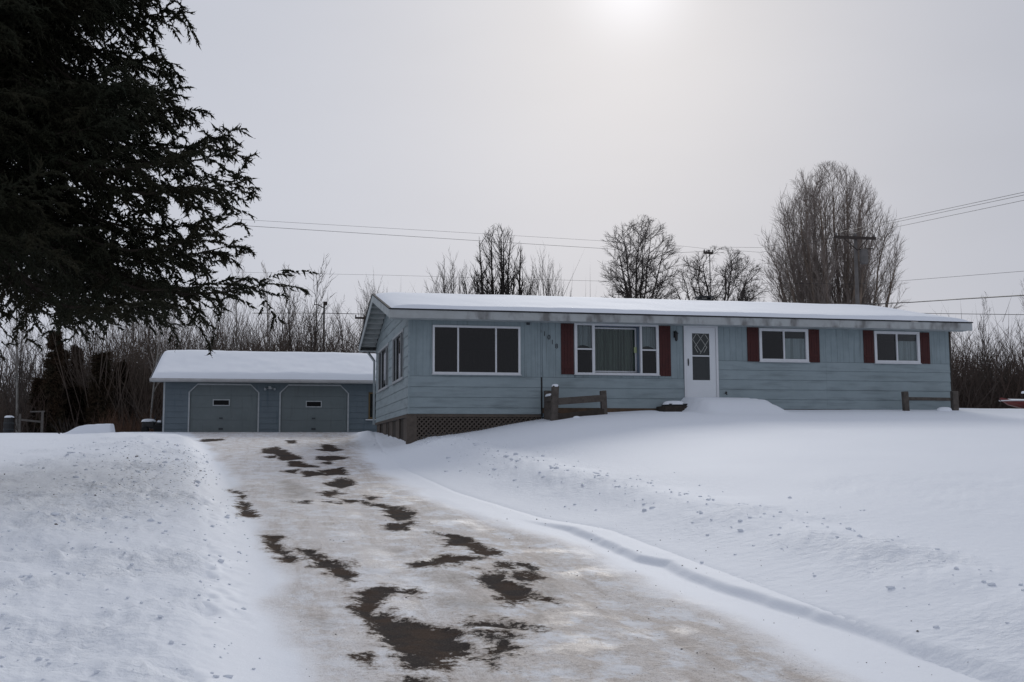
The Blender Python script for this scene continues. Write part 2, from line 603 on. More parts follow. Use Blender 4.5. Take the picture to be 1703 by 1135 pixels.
# ------------------------------------------------------------------ snow ground, one sheet out to the horizon
def build_ground():
    th_f = np.concatenate([np.arange(-34, -16, .35), np.arange(-16, 14, .175), np.arange(14, 40, .11), np.arange(40, 60, .4)])
    th_b = np.arange(60, 326, 4.)
    th = np.radians(np.concatenate([th_f, th_b]))
    R = np.concatenate([[.5, 1.2, 2, 3], 3.6*np.exp(np.linspace(0, 1, 420)*math.log(1500/3.6))])
    # keep the rings dense where the picture looks, thin far out
    T, RR = np.meshgrid(th, R)
    X, Y = RR*np.sin(T), RR*np.cos(T)
    shp = X.shape
    x, y = X.ravel(), Y.ravel()
    z = height(x, y)
    xl, xr = drive_left(y), drive_right(y)
    inside = sstep(-.66, -.40, x-xl)*sstep(-.66, -.40, xr-x)*(y < GY+.2)*(y > 3.2)
    z = z - (.03+.0009*y)*inside
    # step: the sheet goes under the buildings
    nx = shp[1]
    i, j = np.meshgrid(np.arange(shp[0]-1), np.arange(nx), indexing='ij')
    j2 = (j+1) % nx
    F = np.stack([i*nx+j, (i+1)*nx+j, (i+1)*nx+j2, i*nx+j2], -1).reshape(-1, 4)
    # centre cap
    V = np.stack([x, y, z], -1)
    V = np.vstack([V, [[0, 0, H(0, 0)]]])
    c = len(V)-1
    jj = np.arange(nx)
    F3 = np.stack([np.full(nx, c), jj, (jj+1) % nx], -1)
    me = mesh_np('snow_ground', V, [F, F3], M_SNOW, True)
    d = xl-x
    deb = np.exp(-((x+1.7)/1.1)**2-((y-20.5)/5.5)**2)*.95 + np.exp(-((x+4.2)/2.5)**2-((y-17)/4.0)**2)*.45
    deb = np.clip(deb, 0, 1)
    rough = (.35+.95*sstep(-.35, .45, fbm(x*.9, y*.7, 3, 27)))*np.clip(sstep(.1, .9, d)*(1-.75*sstep(3.2, 5, d)) + np.exp(-((x-5)/1.2)**2)*.7 + sstep(6.6, 7.6, x)*sstep(15, 12.5, y)*.55, 0, 1)*sstep(46, 38, y)
    for nm, arr in (('debris', deb), ('rough', rough)):
        a = me.attributes.new(nm, 'FLOAT', 'POINT')
        a.data.foreach_set('value', np.append(arr, 0).astype(np.float32))
    o = link('snow_ground', me)
    tag(o, 'white snow covering the lawn, banks and ground out to the woods', kind='structure')


build_ground()

BARE=[[(0.71,9.07),(0.95,9.20),(1.20,9.20),(1.15,8.95),(0.92,8.91),(0.83,8.61),(0.78,8.26),(0.90,8.30),(0.93,7.96),(1.12,7.73),(1.24,7.59),(1.27,7.38),(1.30,7.02),(1.37,6.96),(1.54,6.98),(1.54,6.90),(1.34,6.86),(1.11,6.76),(0.96,6.55),(0.82,6.54),(0.78,6.82),(0.74,7.12),(0.73,7.51),(0.70,8.00),(0.64,8.42)],
[(1.40,7.81),(1.59,7.78),(1.76,7.50),(1.74,7.41),(1.57,7.50),(1.41,7.65)],
[(1.37,7.36),(1.55,7.39),(1.64,7.23),(1.61,7.15),(1.46,7.20)],
[(1.43,7.07),(1.54,7.13),(1.54,6.92),(1.45,6.92)],
[(1.88,9.90),(2.02,9.87),(1.97,9.34),(2.09,9.22),(2.08,8.79),(1.94,8.49),(1.81,8.44),(1.84,8.91),(1.76,9.14),(1.77,9.46)],
[(2.21,9.84),(2.34,9.87),(2.26,9.48),(2.14,9.45)],
[(2.16,10.34),(2.26,10.40),(2.18,10.13)],
[(2.31,10.31),(2.41,10.38),(2.39,10.17)],
[(1.35,10.56),(1.58,10.76),(1.78,10.91),(1.98,10.69),(1.74,10.44),(1.59,10.47),(1.35,10.36)],
[(1.86,12.86),(2.08,12.49),(2.20,11.84),(2.26,11.13),(2.12,10.99),(2.04,11.07),(2.07,11.57),(1.91,11.67),(1.98,12.26)],
[(0.28,11.58),(0.44,11.42),(0.52,10.85),(0.72,10.70),(0.71,10.25),(0.79,9.98),(0.66,9.73),(0.55,9.99),(0.49,10.45),(0.37,10.50),(0.44,10.86)],
[(-0.06,12.62),(0.08,12.64),(0.13,11.81),(0.23,10.96),(0.19,10.78),(0.11,11.22),(0.02,11.83)],
[(0.54,6.87),(0.60,6.88),(0.59,6.80)],
[(0.64,6.29),(0.83,6.27),(0.81,6.21),(0.64,6.25)],
[(2.05,8.59),(2.19,8.49),(2.16,8.41),(2.05,8.51)],
[(1.32,6.81),(1.34,6.76),(1.33,6.61),(1.32,6.66)],
[(1.62,15.71),(1.85,15.79),(1.92,14.92),(1.80,14.32),(1.60,14.17),(1.49,14.65)],
[(1.35,16.86),(1.46,16.47),(1.67,15.97),(1.61,15.60),(1.39,16.15)],
[(1.35,13.72),(1.77,14.03),(1.73,13.71),(1.59,13.51),(1.58,13.16),(1.36,13.20)],
[(1.42,17.79),(1.64,17.35),(1.48,17.00)],
[(0.22,16.77),(0.54,16.82),(0.54,16.43),(0.31,16.56)],
[(0.78,16.84),(1.03,16.71),(1.02,16.51)],
[(1.12,17.15),(1.33,16.89),(1.15,16.69)],
[(1.02,20.35),(1.31,21.36),(1.43,21.35),(1.46,19.59),(1.18,19.22),(0.96,19.59)],
[(0.82,18.10),(1.07,18.73),(1.11,18.06),(0.89,17.61)],
[(0.98,23.54),(1.52,24.19),(1.48,23.59),(1.50,22.10),(1.02,22.28),(0.69,21.68),(0.61,23.20),(1.06,22.96)],
[(0.23,23.14),(0.56,23.69),(0.47,22.52)],
[(-0.23,32.36),(0.13,34.28),(0.31,32.32),(0.54,30.16),(0.75,28.63),(0.69,27.59),(0.26,26.97),(0.12,29.80),(-0.21,30.22)],
[(0.41,26.96),(0.63,26.81),(1.03,24.67),(0.71,24.38),(0.41,24.78)],
[(-0.16,28.92),(0.12,29.57),(0.16,28.53),(-0.04,28.06)],
[(1.16,32.45),(1.48,32.43),(1.59,36.06),(1.89,34.93),(2.01,32.03),(1.68,30.99),(1.43,31.35)],
[(1.20,28.81),(1.45,28.94),(1.89,28.32),(1.79,27.36),(1.34,26.75),(1.14,27.41)],
[(1.09,26.09),(1.36,26.37),(1.31,25.53)],
[(0.50,38.96),(0.80,38.95),(0.77,36.45),(0.55,36.69)],
[(-2.39,38.03),(-2.30,40.00),(-1.66,40.12),(-1.60,38.76),(-2.16,37.52)],
[(-0.68,18.80),(-0.46,18.62),(-0.45,18.12)],
[(-0.49,17.71),(-0.39,17.89),(-0.39,17.25)],
[(-0.43,16.86),(-0.32,16.72),(-0.26,15.44),(-0.19,14.71),(-0.39,14.93)]]
STAIN=[[(0.19,8.16),(0.23,8.28),(0.39,8.32),(0.47,8.04),(0.49,7.73),(0.39,7.66),(0.24,8.02)],
[(1.10,11.73),(1.40,11.68),(1.32,11.02),(1.16,11.24)],
[(1.39,9.08),(1.70,8.69),(1.77,8.29),(1.50,7.99),(1.26,8.24),(1.19,8.70)],
[(1.37,10.03),(1.81,9.85),(1.66,9.03),(1.29,9.45)],
[(0.06,20.65),(0.38,21.00),(0.77,18.86),(0.66,16.91),(0.20,16.97)],
[(0.34,12.51),(0.47,12.22),(0.46,11.49),(0.35,11.62)],
[(1.13,11.80),(1.41,11.57),(1.31,11.01),(1.15,11.15)],
[(2.54,10.16),(2.44,8.90),(1.82,7.61),(1.90,8.27)]]



def poly_sd(px, py, poly):
    """signed distance, positive inside"""
    P = np.array(poly)
    Q = np.roll(P, -1, 0)
    d2 = np.full(px.shape, 1e9)
    inside = np.zeros(px.shape, bool)
    for (ax, ay), (bx, by) in zip(P, Q):
        ex, ey = bx-ax, by-ay
        t = np.clip(((px-ax)*ex+(py-ay)*ey)/(ex*ex+ey*ey+1e-12), 0, 1)
        # distances along the drive count less, so long thin patches keep ragged ends
        d2 = np.minimum(d2, (px-ax-t*ex)**2+((py-ay-t*ey)*.45)**2)
        c = ((ay > py) != (by > py)) & (px < (bx-ax)*(py-ay)/(by-ay+1e-12)+ax)
        inside ^= c
    d = np.sqrt(d2)
    return np.where(inside, d, -d)


def drive_material():
    m = bpy.data.materials.new('icy_driveway')
    m.use_nodes = True
    nt = m.node_tree
    b = nt.nodes['Principled BSDF']
    L = nt.links.new

    def N(k, **kw):
        n = nt.nodes.new(k)
        for a, v in kw.items():
            setattr(n, a, v)
        return n

    def noise(scale, detail=5, rough=.6, vec=None, sc=None):
        n = N('ShaderNodeTexNoise')
        n.inputs['Scale'].default_value = scale
        n.inputs['Detail'].default_value = detail
        n.inputs['Roughness'].default_value = rough
        v = g.outputs['Position']
        if sc:
            mp = N('ShaderNodeMapping')
            mp.inputs['Scale'].default_value = sc
            L(v, mp.inputs[0])
            v = mp.outputs[0]
        L(v, n.inputs['Vector'])
        return n.outputs['Fac']

    def math_(op, a, b_=None, c=None, clamp=False):
        n = N('ShaderNodeMath', operation=op, use_clamp=clamp)
        for i, v in enumerate((a, b_, c)):
            if v is None:
                continue
            if isinstance(v, (int, float)):
                n.inputs[i].default_value = v
            else:
                L(v, n.inputs[i])
        return n.outputs[0]

    def rng_(v, a, b_, c=0, d=1):
        n = N('ShaderNodeMapRange', interpolation_type='SMOOTHSTEP')
        n.inputs['From Min'].default_value = a
        n.inputs['From Max'].default_value = b_
        n.inputs['To Min'].default_value = c
        n.inputs['To Max'].default_value = d
        L(v, n.inputs['Value'])
        return n.outputs[0]

    def mix(f, a, b_):
        n = N('ShaderNodeMixRGB')
        if isinstance(f, (int, float)):
            n.inputs[0].default_value = f
        else:
            L(f, n.inputs[0])
        for i, v in ((1, a), (2, b_)):
            if isinstance(v, tuple):
                n.inputs[i].default_value = (*v, 1)
            else:
                L(v, n.inputs[i])
        return n.outputs[0]
    g = N('ShaderNodeNewGeometry')

    def attr(nm):
        a = N('ShaderNodeAttribute')
        a.attribute_name = nm
        return a.outputs['Fac']
    dirt, bare, stain = attr('dirt'), attr('bare'), attr('stain')
    n_big = noise(1.1, 6, .6, sc=(1, .55, 1))
    n_track = noise(1, 6, .7, sc=(4.5, .5, 1))
    n_mid = noise(5, 6, .7)
    n_fine = noise(26, 5, .75)
    n_grain = noise(90, 3, .8)
    # packed snow to sanded grey ice
    dfac = math_('MULTIPLY', dirt, rng_(math_('ADD', math_('MULTIPLY', n_big, .5), math_('MULTIPLY', n_track, .5)), .38, .56, .62, 1.0))
    base = mix(dfac, SNOWC, (.60, .545, .505))
    base = mix(math_('MULTIPLY', dirt, rng_(n_mid, .45, .75, 0, .5)), base, (.38, .325, .285))
    base = mix(math_('MULTIPLY', dirt, rng_(n_fine, .53, .66, 0, .6)), base, (.27, .22, .185))
    base = mix(math_('MULTIPLY', dirt, rng_(n_grain, .55, .64, 0, .75)), base, (.15, .12, .10))
    base = mix(math_('MULTIPLY', dirt, rng_(noise(1, 6, .72, sc=(5.5, .35, 1)), .50, .66, 0, .5)), base, (.33, .27, .225))
    base = mix(math_('MULTIPLY', dirt, rng_(noise(3.1, 6, .7, sc=(1, .6, 1)), .47, .62, 0, .8)), base, SNOWC)
    # thin grey or brown ice
    st = math_('MULTIPLY', stain, math_('ADD', math_('MULTIPLY', n_mid, 1.2), math_('MULTIPLY', n_fine, .9)))
    base = mix(rng_(st, .35, 1.35, 0, .75), base, (.27, .235, .205))
    # asphalt or brown grit where the ice has gone
    n_str = noise(1, 6, .75, sc=(3.2, 1.3, 1))
    rag = math_('ADD', math_('MULTIPLY', math_('SUBTRACT', n_mid, .5), .42), math_('MULTIPLY', math_('SUBTRACT', n_fine, .5), .30))
    rag = math_('ADD', rag, math_('MULTIPLY', math_('SUBTRACT', n_str, .5), .40))
    rag = math_('ADD', rag, .016)
    bb = math_('ADD', bare, rag)
    asp = mix(rng_(noise(2.4, 4), .40, .62), (.044, .038, .036), (.066, .046, .035))
    asp = mix(rng_(n_grain, .52, .68, 0, .6), asp, (.15, .12, .10))
    rim = rng_(bb, -.085, .0, 0, .8)
    base = mix(rim, base, (.21, .165, .13))
    bmask = rng_(bb, -.006, .014)
    base = mix(bmask, base, asp)
    L(base, b.inputs['Base Color'])
    wet = rng_(noise(1.4, 5, .6, sc=(1, .7, 1)), .52, .66)
    r1 = math_('MULTIPLY_ADD', math_('MULTIPLY', wet, dirt), -.25, .72)
    L(math_('MAXIMUM', r1, bmask), b.inputs['Roughness'])
    L(math_('MULTIPLY_ADD', bmask, -.22, .26), b.inputs['Specular IOR Level'])
    bp = N('ShaderNodeBump')
    L(math_('MULTIPLY_ADD', dirt, .75, .14), bp.inputs['Strength'])
    bp.inputs['Distance'].default_value = .045
    hh = math_('ADD', math_('MULTIPLY', n_fine, .45), math_('MULTIPLY', n_mid, .9))
    hh = math_('ADD', hh, math_('MULTIPLY', n_grain, .25))
    hh = math_('SUBTRACT', hh, math_('MULTIPLY', bmask, .7))
    L(hh, bp.inputs['Height'])
    L(bp.outputs[0], b.inputs['Normal'])
    return m


def build_drive():
    ys = [3.4]
    while ys[-1] < GY-.02:
        ys.append(ys[-1]+max(.028, .0042*ys[-1]))
    ys = np.array(ys)
    nx = 195
    u = np.linspace(0, 1, nx)
    X = drive_left(ys)[:, None]-.70 + (drive_right(ys)-drive_left(ys)+1.40)[:, None]*u[None]
    Y = np.repeat(ys[:, None], nx, 1)
    x, y = X.ravel(), Y.ravel()
    z = height(x, y)
    e = np.minimum(x-(drive_left(y)-.70), drive_right(y)+.70-x)
    bare = np.full(x.shape, -.5)
    wob_x = x+.05*fbm(x*3, y*3, 3, 71)
    wob_y = y+.16*fbm(x*3, y*2, 3, 72)
    for poly in BARE:
        P = np.array(poly)
        s = (x > P[:, 0].min()-.6) & (x < P[:, 0].max()+.6) & (y > P[:, 1].min()-1.4) & (y < P[:, 1].max()+1.4)
        if s.any():
            bare[s] = np.maximum(bare[s], poly_sd(wob_x[s], wob_y[s], poly))
    stain = np.zeros(x.shape)
    for poly in STAIN:
        P = np.array(poly)
        s = (x > P[:, 0].min()-.6) & (x < P[:, 0].max()+.6) & (y > P[:, 1].min()-1.4) & (y < P[:, 1].max()+1.4)
        if s.any():
            stain[s] = np.maximum(stain[s], sstep(-.28, .25, poly_sd(wob_x[s], wob_y[s], poly)))
    z = z - .016*sstep(-.03, .05, bare) - (.010+.0003*y)*sstep(.24, 0, e)
    dirt = sstep(-.12, .22, x-drive_left(y)+.25*fbm(x*1.5, y*.8, 3, 81))*sstep(-.12, .42, drive_right(y)-x+.25*fbm(x*1.5, y*.8, 3, 82))
    dirt *= (.74+.26*sstep(.8, 1.9, x+.4*fbm(x, y*.4, 3, 83)))
    n0 = len(ys)
    i, j = np.meshgrid(np.arange(n0-1), np.arange(nx-1), indexing='ij')
    F = np.stack([i*nx+j, i*nx+j+1, (i+1)*nx+j+1, (i+1)*nx+j], -1).reshape(-1, 4)
    me = mesh_np('driveway', np.stack([x, y, z], -1), F, drive_material(), True)
    for nm, arr in (('dirt', dirt), ('bare', bare), ('stain', stain)):
        a = me.attributes.new(nm, 'FLOAT', 'POINT')
        a.data.foreach_set('value', arr.astype(np.float32))
    o = link('driveway', me)
    tag(o, 'driveway of packed dirty snow and ice with bare asphalt patches, leading to the garage', kind='structure')


build_drive()


# loose clods on the ploughed banks, and needles, cones and twigs dropped by the spruce
ICO_V = np.array([(0, 0, 1), (.894, 0, .447), (.276, .851, .447), (-.724, .526, .447), (-.724, -.526, .447), (.276, -.851, .447),
                  (.724, .526, -.447), (-.276, .851, -.447), (-.894, 0, -.447), (-.276, -.851, -.447), (.724, -.526, -.447), (0, 0, -1)])
ICO_F = np.array([(0, 1, 2), (0, 2, 3), (0, 3, 4), (0, 4, 5), (0, 5, 1), (1, 6, 2), (2, 7, 3), (3, 8, 4), (4, 9, 5), (5, 10, 1),
                  (6, 7, 2), (7, 8, 3), (8, 9, 4), (9, 10, 5), (10, 6, 1), (11, 7, 6), (11, 8, 7), (11, 9, 8), (11, 10, 9), (11, 6, 10)])


def scatter_clods(name, x, y, r, material, label, flat=.6, sink=.35):
    n = len(x)
    z = height(x, y)
    V = ICO_V[None]*r[:, None, None]*rng.uniform(.65, 1.35, (n, 12, 1))*np.stack([rng.uniform(.7, 1.4, n), rng.uniform(.7, 1.4, n), np.full(n, flat)], -1)[:, None]
    V = V + np.stack([x, y, z+r*flat*(1-2*sink)], -1)[:, None]
    F = (ICO_F[None]+12*np.arange(n)[:, None, None]).reshape(-1, 3)
    o = link(name, mesh_np(name, V.reshape(-1, 3), F, material, True))
    return tag(o, label, kind='stuff')


n = 1000
y = rng.uniform(5.2, 30, n)
x = drive_left(y)-np.abs(rng.normal(1.5, 1.0, n))-.15
scatter_clods('snow_clods', x, y, rng.gamma(2.0, .0034, n)*(1+y*.03)+.003, M_SNOW2, 'lumps of snow thrown onto the bank left of the driveway')
n = 480
y = rng.uniform(5.5, 36, n)
x = np.interp(y, [0, 7, 9, 13, 19, 31, 37, 44], [5.3, 5.2, 5.05, 5.0, 4.6, 4.5, 3.9, 3.6])+rng.normal(0, .5, n)
x = np.maximum(x, drive_right(y)+.35)
scatter_clods('snow_lumps', x, y, rng.gamma(2.0, .0044, n)*(1+y*.03)+.003, M_SNOW2, 'lumps of snow along the ploughed ridge beside the lawn')
M_DEBRIS = mat('fallen_debris', (.045, .035, .028), .9)
n = 520
ang = rng.uniform(0, 2*math.pi, n)
x = np.concatenate([-1.7+rng.normal(0, .8, 230), -4+rng.normal(0, 2.0, 60)])
y = np.concatenate([21+rng.normal(0, 3.5, 230), 17+rng.normal(0, 3, 60)])
k = (x < drive_left(y)-.25) & (y > 8)
scatter_clods('spruce_litter', x[k], y[k], rng.gamma(1.6, .0038, k.sum())+.003, M_DEBRIS, 'dark bits of bark and cones fallen on the snow under the spruce', .4, .1)
n = 420
y = rng.uniform(5.0, 15, n)
x = rng.uniform(.2, 4.3, n)
scatter_clods('driveway_grit', x, y, rng.gamma(1.5, .0013, n)+.0012, M_DEBRIS, 'dark grit scattered over the icy driveway', .5, .1)


# ------------------------------------------------------------------ the long house
house = empty('ranch_house', (12.7, HY, 2.7), 'long low light blue ranch house with dark red shutters and snow on its roof', 'house')
FT = lambda u, n, z: (u, HY-n, z)            # front wall: along, outward, up
LT = lambda u, n, z: (HX0-n, u, z)           # left gable wall
BACK_Y = 42.0
EAVE_Y, EAVE_Z, RIDGE_Y, RIDGE_Z, BEAVE_Y = 31.22, 5.70, 36.9, 6.92, 42.55
RX0, RX1 = 3.25, 22.08


def roof_z(y):
    if y < RIDGE_Y:
        return EAVE_Z+(y-EAVE_Y)/(RIDGE_Y-EAVE_Y)*(RIDGE_Z-EAVE_Z)
    return EAVE_Z+(BEAVE_Y-y)/(BEAVE_Y-RIDGE_Y)*(RIDGE_Z-EAVE_Z)


def wall_cells(mb, u0, u1, z0, z1, holes, n0, n1):
    """solid wall with rectangular holes"""
    holes = sorted(holes)
    u = u0
    for (a, b, c, d) in holes:
        if a > u:
            mb.box(u, a, n0, n1, z0, z1)
        if c > z0:
            mb.box(a, b, n0, n1, z0, c)
        if d < z1:
            mb.box(a, b, n0, n1, d, z1)
        u = b
    if u < u1:
        mb.box(u, u1, n0, n1, z0, z1)
    return mb


def spans(u0, u1, z0, z1, holes, pad=.0):
    """pieces of a row between holes that overlap its height"""
    out, u = [], u0
    for (a, b, c, d) in sorted(holes):
        if c < z1-.02 and d > z0+.02:
            if min(a-pad, u1) > u+.02:
                out.append((u, min(a-pad, u1)))
            u = max(u, b+pad)
    if u < u1-.02:
        out.append((u, u1))
    return [(p, q) for p, q in out if q <= u1+.001 and p < u1]


def lap_board(parent, T, u0, u1, z0, z1, m, name='siding_board', du=(0, 0)):
    ra = [(u0, 0, z0+.004), (u0, .024, z0+.004), (u0, .007, z1), (u0, 0, z1)]
    rb = [(u1, 0, z0+.004), (u1, .024, z0+.004), (u1-du[1], .007, z1), (u1-du[1], 0, z1)]
    if du[0]:
        ra = [(u0, 0, z0+.004), (u0, .024, z0+.004), (u0+du[0], .007, z1), (u0+du[0], 0, z1)]
    return MB(T).prism(ra, rb).build(name, m, parent)


def window(parent, T, u0, u1, z0, z1, cuts=(), fw=.055, m=M_TRIM, glass=M_GLASS, proud=.045, hcuts=(), sash=None, label=None):
    f = MB(T)
    f.box(u0, u1, -.06, proud, z0, z0+fw)
    f.box(u0, u1, -.06, proud, z1-fw, z1)
    f.box(u0, u0+fw, -.06, proud-.002, z0+fw, z1-fw)
    f.box(u1-fw, u1, -.06, proud-.002, z0+fw, z1-fw)
    f.box(u0-.02, u1+.02, .01, proud+.03, z0-.022, z0-.001)
    w = f.build('window', m, parent)
    if label:
        w['label'] = label
    us = [u0+fw] + [c for c in cuts] + [u1-fw]
    for c in cuts:
        MB(T).box(c-.022, c+.022, -.05, proud-.012, z0+fw, z1-fw).build('mullion', m, w)
    zs = [z0+fw] + list(hcuts) + [z1-fw]
    for a, b in zip(us[:-1], us[1:]):
        a2 = a+(.022 if a in cuts else 0)
        b2 = b-(.022 if b in cuts else 0)
        for c in hcuts:
            MB(T).box(a2, b2, -.045, proud-.015, c-.02, c+.02).build('meeting_rail', m, w)
        for c, d in zip(zs[:-1], zs[1:]):
            c2 = c+(.02 if c in hcuts else 0)
            d2 = d-(.02 if d in hcuts else 0)
            if sash:
                s = MB(T)
                sw = .03
                s.box(a2, b2, -.04, -.005, c2, c2+sw)
                s.box(a2, b2, -.04, -.005, d2-sw, d2)
                s.box(a2, a2+sw, -.04, -.006, c2+sw, d2-sw)
                s.box(b2-sw, b2, -.04, -.006, c2+sw, d2-sw)
                s.build('sash', sash, w)
                MB(T).box(a2+sw, b2-sw, -.028, -.022, c2+sw, d2-sw).build('pane', glass, w)
            else:
                MB(T).box(a2, b2, -.028, -.022, c2, d2).build('pane', glass, w)
    return w


W1 = (4.57, 7.21, 3.86, 5.30)
PIC = (8.88, 11.56, 3.90, 5.45)
DOOR = (12.38, 13.50, 2.80, 5.46)
WB = (14.89, 16.56, 4.37, 5.415)
WC = (18.87, 20.49, 4.375, 5.405)
FH = [W1, PIC, DOOR, WB, WC]
wb = MB(FT)
wall_cells(wb, HX0, HX1, 2.60, 5.50, FH, -.13, -.003)
wb.build('front_wall', M_WALLIN, house)
SW1 = (32.98, 35.95, 3.79, 5.31)
SW2 = (37.35, 40.9, 3.79, 5.31)
lw = MB(LT)
wall_cells(lw, HY+.14, BACK_Y, 2.60, 5.50, [SW1, SW2], -.13, -.003)
lw.build('side_wall', M_WALLIN, house)
# gable infill above the side wall
g = MB(LT)
g.prism([(HY+.05, -.13, 5.50), (RIDGE_Y, -.13, roof_z(RIDGE_Y)-.17), (BACK_Y, -.13, 5.50)],
        [(HY+.05, -.003, 5.50), (RIDGE_Y, -.003, roof_z(RIDGE_Y)-.17), (BACK_Y, -.003, 5.50)])
g.build('gable', M_WALLIN, house)
o = MB()
o.box(HX0+.14, HX1-.14, BACK_Y-.13, BACK_Y, 2.6, 5.5)
o.box(HX1-.13, HX1, HY+.14, BACK_Y, 2.6, 5.5)
o.prism([(HX1-.13, HY+.05, 5.5), (HX1-.13, RIDGE_Y, roof_z(RIDGE_Y)-.17), (HX1-.13, BACK_Y, 5.5)], [(HX1, HY+.05, 5.5), (HX1, RIDGE_Y, roof_z(RIDGE_Y)-.17), (HX1, BACK_Y, 5.5)])
o.build('rear_wall', M_SIDING, house)
o = MB()
o.box(HX0+.14, HX1-.14, HY+.14, BACK_Y-.14, 2.90, 2.97)
o.box(HX0+.14, HX1-.14, HY+.14, BACK_Y-.14, 5.46, 5.49)
o.box(7.95, 8.05, HY+.16, BACK_Y-.16, 2.97, 5.45)
o.box(12.0, 12.1, HY+.16, BACK_Y-.16, 2.97, 5.45)
o.box(8.06, HX1-.15, 35.4, 35.5, 2.97, 5.45)
o.build('room_interior', M_ROOM, house)

rows_low = [(3.485, 3.79), (3.18, 3.485), (2.88, 3.18)]
secs = [(3.88, 7.83, rows_low+[(2.69, 2.88)], 3.79), (7.885, 12.38, rows_low, 3.79), (13.50, 21.57, [(4.09, 4.37), (3.79, 4.09)]+rows_low, 4.37)]
for (a, b, rows, zt) in secs:
    for (z0, z1) in rows:
        for (u0, u1) in spans(a, b, z0, z1, FH):
            cut = [u0, u1]
            if u1-u0 > 6:
                cut = [u0, u0+2.44+1.22*(int(z0*10) % 3), u1]
            for p, q in zip(cut[:-1], cut[1:]):
                lap_board(house, FT, p, q-.003, z0, z1, M_SIDING)
    # grooved vertical planks above
    u = a
    while u < b-.03:
        v = min(u+.2033, b)
        cuts_ = sorted({u, v} | {h for H4 in FH for h in H4[:2] if u < h < v})
        for p, q in zip(cuts_[:-1], cuts_[1:]):
            if q-p < .03:
                continue
            mid = (p+q)/2
            iv = [(zt+.008, 5.455)]
            for (ha, hb, hc, hd) in FH:
                if ha < mid < hb:
                    iv = [(c, d) for (c, d) in ((zt+.008, min(hc, 5.455)), (hd, 5.455)) if d-c > .03]
            for (c, d) in iv:
                t = .012+.002*random.random()
                MB(FT).box(p+.0025, q-.0025, 0, t, c, d).build('wall_plank', M_SIDING_V, house)
        u = v
# gable wall: lap boards all the way up
z0 = 2.69
edges = [2.69, 2.88, 3.18, 3.485, 3.79, 4.09, 4.395, 4.70, 5.0, 5.31, 5.61, 5.92, 6.22, 6.52, 6.74]
slope = (RIDGE_Z-EAVE_Z)/(RIDGE_Y-EAVE_Y)
for z0, z1 in zip(edges[:-1], edges[1:]):
    lo, hi = HY, BACK_Y
    top = z1+.17
    y_at = lambda z: EAVE_Y+(z+.17-EAVE_Z)/slope
    a0, a1 = max(lo, y_at(z0)), max(lo, y_at(z1))
    b0, b1 = min(hi, 2*RIDGE_Y-y_at(z0)), min(hi, 2*RIDGE_Y-y_at(z1))
    for (p, q) in spans(a0, b0, z0, z1, [SW1, SW2]):
        lap_board(house, LT, p, q, z0, z1, M_SIDING, du=((a1-a0) if p == a0 else 0, (b0-b1) if q == b0 else 0))
MB().box(HX0-.028, HX0+.03, HY-.028, HY+.03, 2.69, 5.46).build('corner_board', M_SIDING, house)
MB().box(HX1-.03, HX1+.03, HY-.028, HY+.05, 2.72, 5.46).build('corner_board', M_DARKW, house)
MB(FT).box(7.835, 7.88, -.01, .012, 2.62, 3.80).build('seam_strip', M_BLACK, house)
MB(FT).box(7.84, 7.872, -.01, .008, 3.80, 5.455).build('seam_batten', M_SIDING, house)

# windows and doors
w = window(house, FT, *W1, cuts=(5.33, 6.47), fw=.06, label='wide porch window of three dark panes')
for ch in w.children:
    if ch.name.startswith('pane'):
        ch.data.materials[0] = M_GLASSD
M_BROWNC = mat('brown_drapes', (.065, .05, .045), .9, .1, streak=((18, 18, .3), (.03, .024, .022), .45, .6))
for (ca, cb, cz, ct, cn) in ((4.62, 7.16, 3.90, 4.62, -.35), (4.62, 7.16, 4.98, 5.27, -.25)):
    cu = MB(FT)
    n = 70
    for i in range(n+1):
        pu = ca+(cb-ca)*i/n
        nn_ = cn+.025*math.sin(i*1.25)+.012*math.sin(i*.4)
        cu.v += [cu.T(pu, nn_, cz), cu.T(pu, nn_, ct)]
    cu.f += [(2*i, 2*i+2, 2*i+3, 2*i+1) for i in range(n)]
    cu.build('curtain', M_BROWNC, w, smooth=True)
f = MB(FT)
u0, u1, z0, z1 = PIC
f.box(u0, u1, -.05, .05, z0, z0+.05)
f.box(u0, u1, -.05, .05, z1-.06, z1)
for a, b in ((u0, u0+.085), (9.44, 9.52), (10.965, 11.02), (u1-.075, u1)):
    f.box(a, b, -.05, .048, z0+.05, z1-.06)
f.box(u0-.02, u1+.02, .01, .08, z0-.022, z0-.001)
pic = f.build('picture_window', M_TRIM, house)
for a, b in ((u0+.085, 9.44), (11.02, u1-.075)):
    MB(FT).box(a, b, -.03, .03, 4.645, 4.685).build('meeting_rail', M_TRIM, pic)
    MB(FT).box(a, b, -.030, -.024, z0+.05, 4.645).build('pane', M_GLASSD, pic)
    MB(FT).box(a, b, -.020, -.014, 4.685, z1-.06).build('pane', M_GLASS, pic)
    c = MB(FT)
    n = 14
    pts = [(a-.03+(b-a+.06)*i/n, -.16+.018*math.sin(i*1.9)) for i in range(n+1)]
    ra = [(p[0], p[1], 4.72) for p in pts]
    c.prism([(p[0], p[1], 4.70+.10*math.sin(i/n*math.pi)) for i, p in enumerate(pts)]+[(p[0], p[1]-.006, 4.70+.10*math.sin((n-i)/n*math.pi)) for i, p in enumerate(reversed(pts))],
            [(p[0], p[1], z1-.03) for p in pts]+[(p[0], p[1]-.006, z1-.03) for p in reversed(pts)])
    c.build('curtain', M_CURTAINW, pic)
